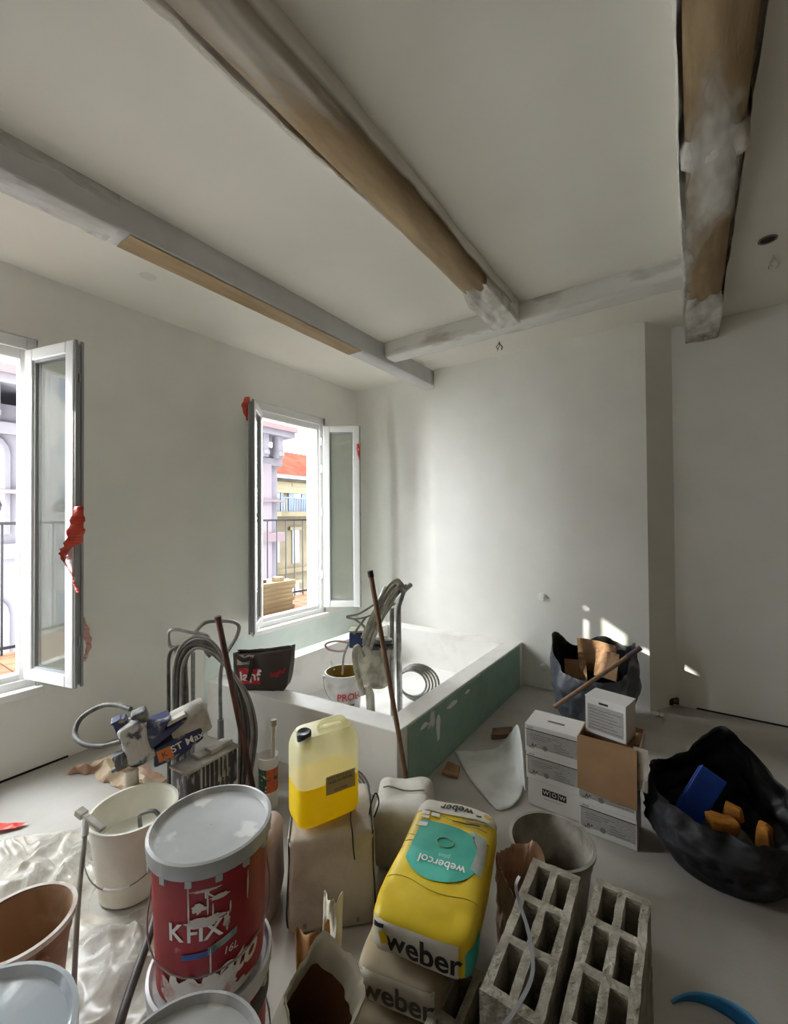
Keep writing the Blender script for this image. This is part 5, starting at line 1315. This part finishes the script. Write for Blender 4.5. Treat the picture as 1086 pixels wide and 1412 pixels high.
# ------------------------------------------------------------------ torn paper bags
m_paper = mat('white sack paper', (214, 208, 188), .65, (196, 190, 170), 5., (.4, .7), bump=.2, bscale=22.)
m_kraft = mat('brown kraft lining', (124, 84, 54), .7, (98, 64, 40), 5., (.4, .65), bump=.2, bscale=22.)
def prim(a): return (.090 + .006 * math.sin(3 * a + 1), .41 + .05 * bell(a, 2.3, .45) + .008 * math.sin(5 * a) - .05 * bell(a, -.75, .8), .06, .04)
pbag, pf = openbag('paper_sack', 'torn open white paper sack with brown lining in front of the woven sack', (-.835, .755, .003), .10, lambda v: 1. - .05 * v, prim, m_paper, m_kraft, .007, 2.5, 2.9, 90, 34, cat='sack', parts=('outer_paper', 'kraft_lining'), thick=.005, sq=.75)
g = G(); g.grid(lambda u, v: pf(u, .82 + .18 * v, .0095 - .0085 * max(0, v - .9) * 10) + V((0, 0, .0015 * v)), 90, 10); g.build('rim_fold', m_paper, pbag, smooth=180)
tha = math.atan2(-.80, .80)
lettering('weber', .06, lambda u, v: pf((tha - .95 - v / .12) / (2 * PI) % 1., (.25 + u) / .41, -.003) , m_black, 'lettering', pbag, bold=.02)
def prim2(a): return (.082 + .008 * math.sin(3 * a), .31 + .05 * bell(a, 1.2, .6) + .01 * math.sin(6 * a + 1) - .06 * bell(a, -1.0, .6), .03, .0)
kb, kf = openbag('kraft_bag', 'torn pinkish kraft bag squeezed between the adhesive sacks and the blocks', (-.562, 1.565, .003), .055, lambda v: 1. + .05 * v, prim2, mat('pinkish kraft paper', (212, 186, 162), .7, (190, 160, 134), 5., (.4, .65), bump=.3, bscale=20.), mat('pinkish kraft inside', (190, 154, 128), .75, (160, 124, 98), 5.), .012, 4., 6.3, 80, 34, cat='bag', parts=('outer_paper', 'kraft_lining'))
for (x, y, z, w, h, rx, rz, lab, mm) in ((-.985, .965, .14, .11, .26, -.35, .9, 'curled brown kraft strip standing behind the torn paper sack', mat('golden kraft', (166, 122, 72), .7, (140, 98, 56), 6.)), (-1.03, 1.09, .16, .07, .22, -.25, .6, 'crumpled white paper strip behind the torn paper sack', m_paper)):
    g = G(); g.grid(lambda u, v: (w * (u - .5), .03 * math.sin(u * 5 + v * 2) + .02 * fbm((u * 3, v * 3, x), 1.), h * (v - .5) + .02 * fbm((u * 6, 0, z), 1.)), 18, 14)
    o = g.build('paper_strip', mm, solid=.0015, smooth=180, loc=(x, y, z + .01)); o.rotation_euler = (rx, 0, rz); tag(o, lab, 'paper')

# ------------------------------------------------------------------ red film strips, ceiling bits
m_redf = mat('red film strip', (208, 54, 36), .35, (226, 92, 70), 8., (.45, .65))
def strip(label, pts, w, m, twist=1.):
    pts = smooth_path(pts, 6); g = G(); L0 = []
    for i, p in enumerate(pts):
        t = i / (len(pts) - 1); a = twist * t * 2.2
        ww = w * (.35 + .65 * math.sin(min(1, t * 1.15 + .08) * PI)) * (1 + .2 * math.sin(i * 1.7))
        e = (CR * math.cos(a) + CF * math.sin(a)) * ww / 2
        L0.append((p - e, p + V((0, 0, .0)) + CF * -.008 * math.sin(i), p + e))
    for i in range(len(L0) - 1):
        g.add([*L0[i], *L0[i + 1]], [(0, 1, 4, 3), (1, 2, 5, 4)])
    return tag(g.build('film_strip', m, smooth=180, solid=.001), label, 'film strip')
strip('crumpled red film strip hanging from the open window leaf', [PD(x, y, 2.50) for x, y in ((109, 698), (106, 722), (101, 748), (90, 760), (88, 772), (97, 790), (108, 818))], .085, m_redf, 1.3)
strip('pale pink film scrap stuck to the wall below the open leaf', [PX(x, y, XL + .012) for x, y in ((111, 850), (117, 872), (121, 893), (116, 912))], .07, mat('pale pink film', (222, 176, 164), .4, film=(.1, .6, 5.)), 0.)
strip('short red film tab at the top of the tub window leaf', [PD(x, y, 3.74) for x, y in ((341, 547), (338, 563), (341, 580))], .06, m_redf, .4)
strip('tiny red film tab on the closing edge of the window leaf', [PD(x, y, 4.86) for x, y in ((493, 612), (494, 622), (495, 634))], .035, m_redf, .2)
def ceil_bit(label, px, py, m):
    q = PZ(px, py, H); t = thing('ceiling_wire', label, 'wire', (q.x, q.y, H - .001))
    for k in range(4):
        g = G(); a = k * 1.7; g.tube(smooth_path([(0, 0, 0), (.012 * math.cos(a), .012 * math.sin(a), -.03), (.03 * math.cos(a + .6), .03 * math.sin(a + .6), -.05), (.022 * math.cos(a + 1), .022 * math.sin(a + 1), -.075)], 4), .0035, 5); g.build('wire', m, t, smooth=60)
    return t
ceil_bit('capped wire ends hanging from the ceiling beside the wrapped beam', 1066, 352, mat('wrapped wire ends', (206, 200, 190), .5))
ceil_bit('small wire hook on the ceiling in front of the chimney breast', 688, 471, mat('grey wire', (110, 106, 100), .5))
q = PZ(1058, 330, H); dl = thing('downlight_cutout', 'round dark downlight cutout in the ceiling', 'downlight', (q.x, q.y, H))
g = G(); g.lathe([(.045, -.001), (.045, -.006), (.036, -.006), (.034, -.001)], 28); g.build('rim', mat('grey downlight rim', (120, 112, 104), .6), dl, smooth=60)
g = G(); g.lathe([(.036, -.002), (.001, -.002)], 28); g.build('hole', m_dark, dl)
q = PZ(204, 381, H); g = G(); g.lathe([(.05, -.0008), (.001, -.0012)], 28); tag(g.build('ceiling_patch', mat('filled hole', (222, 220, 212), .8), loc=(q.x, q.y, H - .0005)), 'small round filled patch in the ceiling above the window wall', 'plaster patch')
kn = thing('film_knot', 'bunched knot of milky film where the wrapped beam meets the cross beam', 'plastic film', tuple(PZ(690, 428, 3.13)))
for k in range(6):
    a = k * 1.05; g = G(); g.grid(lambda u, v: ((.012 + .03 * u) * math.cos(a + v * .5) , (.012 + .03 * u) * math.sin(a + v * .5), .05 * u - .035 * v + .01 * math.sin(v * 6 + k)), 5, 6); g.build('film_fold', m_film, kn, smooth=180)
g = G(); q = PZ(946, 385, 3.12); g.box(-.006, .0, -.05, .05, -.035, .035); tag(g.build('red_tape', mat('faded red tape', (196, 110, 100), .6, (214, 150, 140), 9.), loc=(-.022, 3.245, 3.12)), 'faded red tape patch where the cross beam meets the film wrapped beam', 'tape')
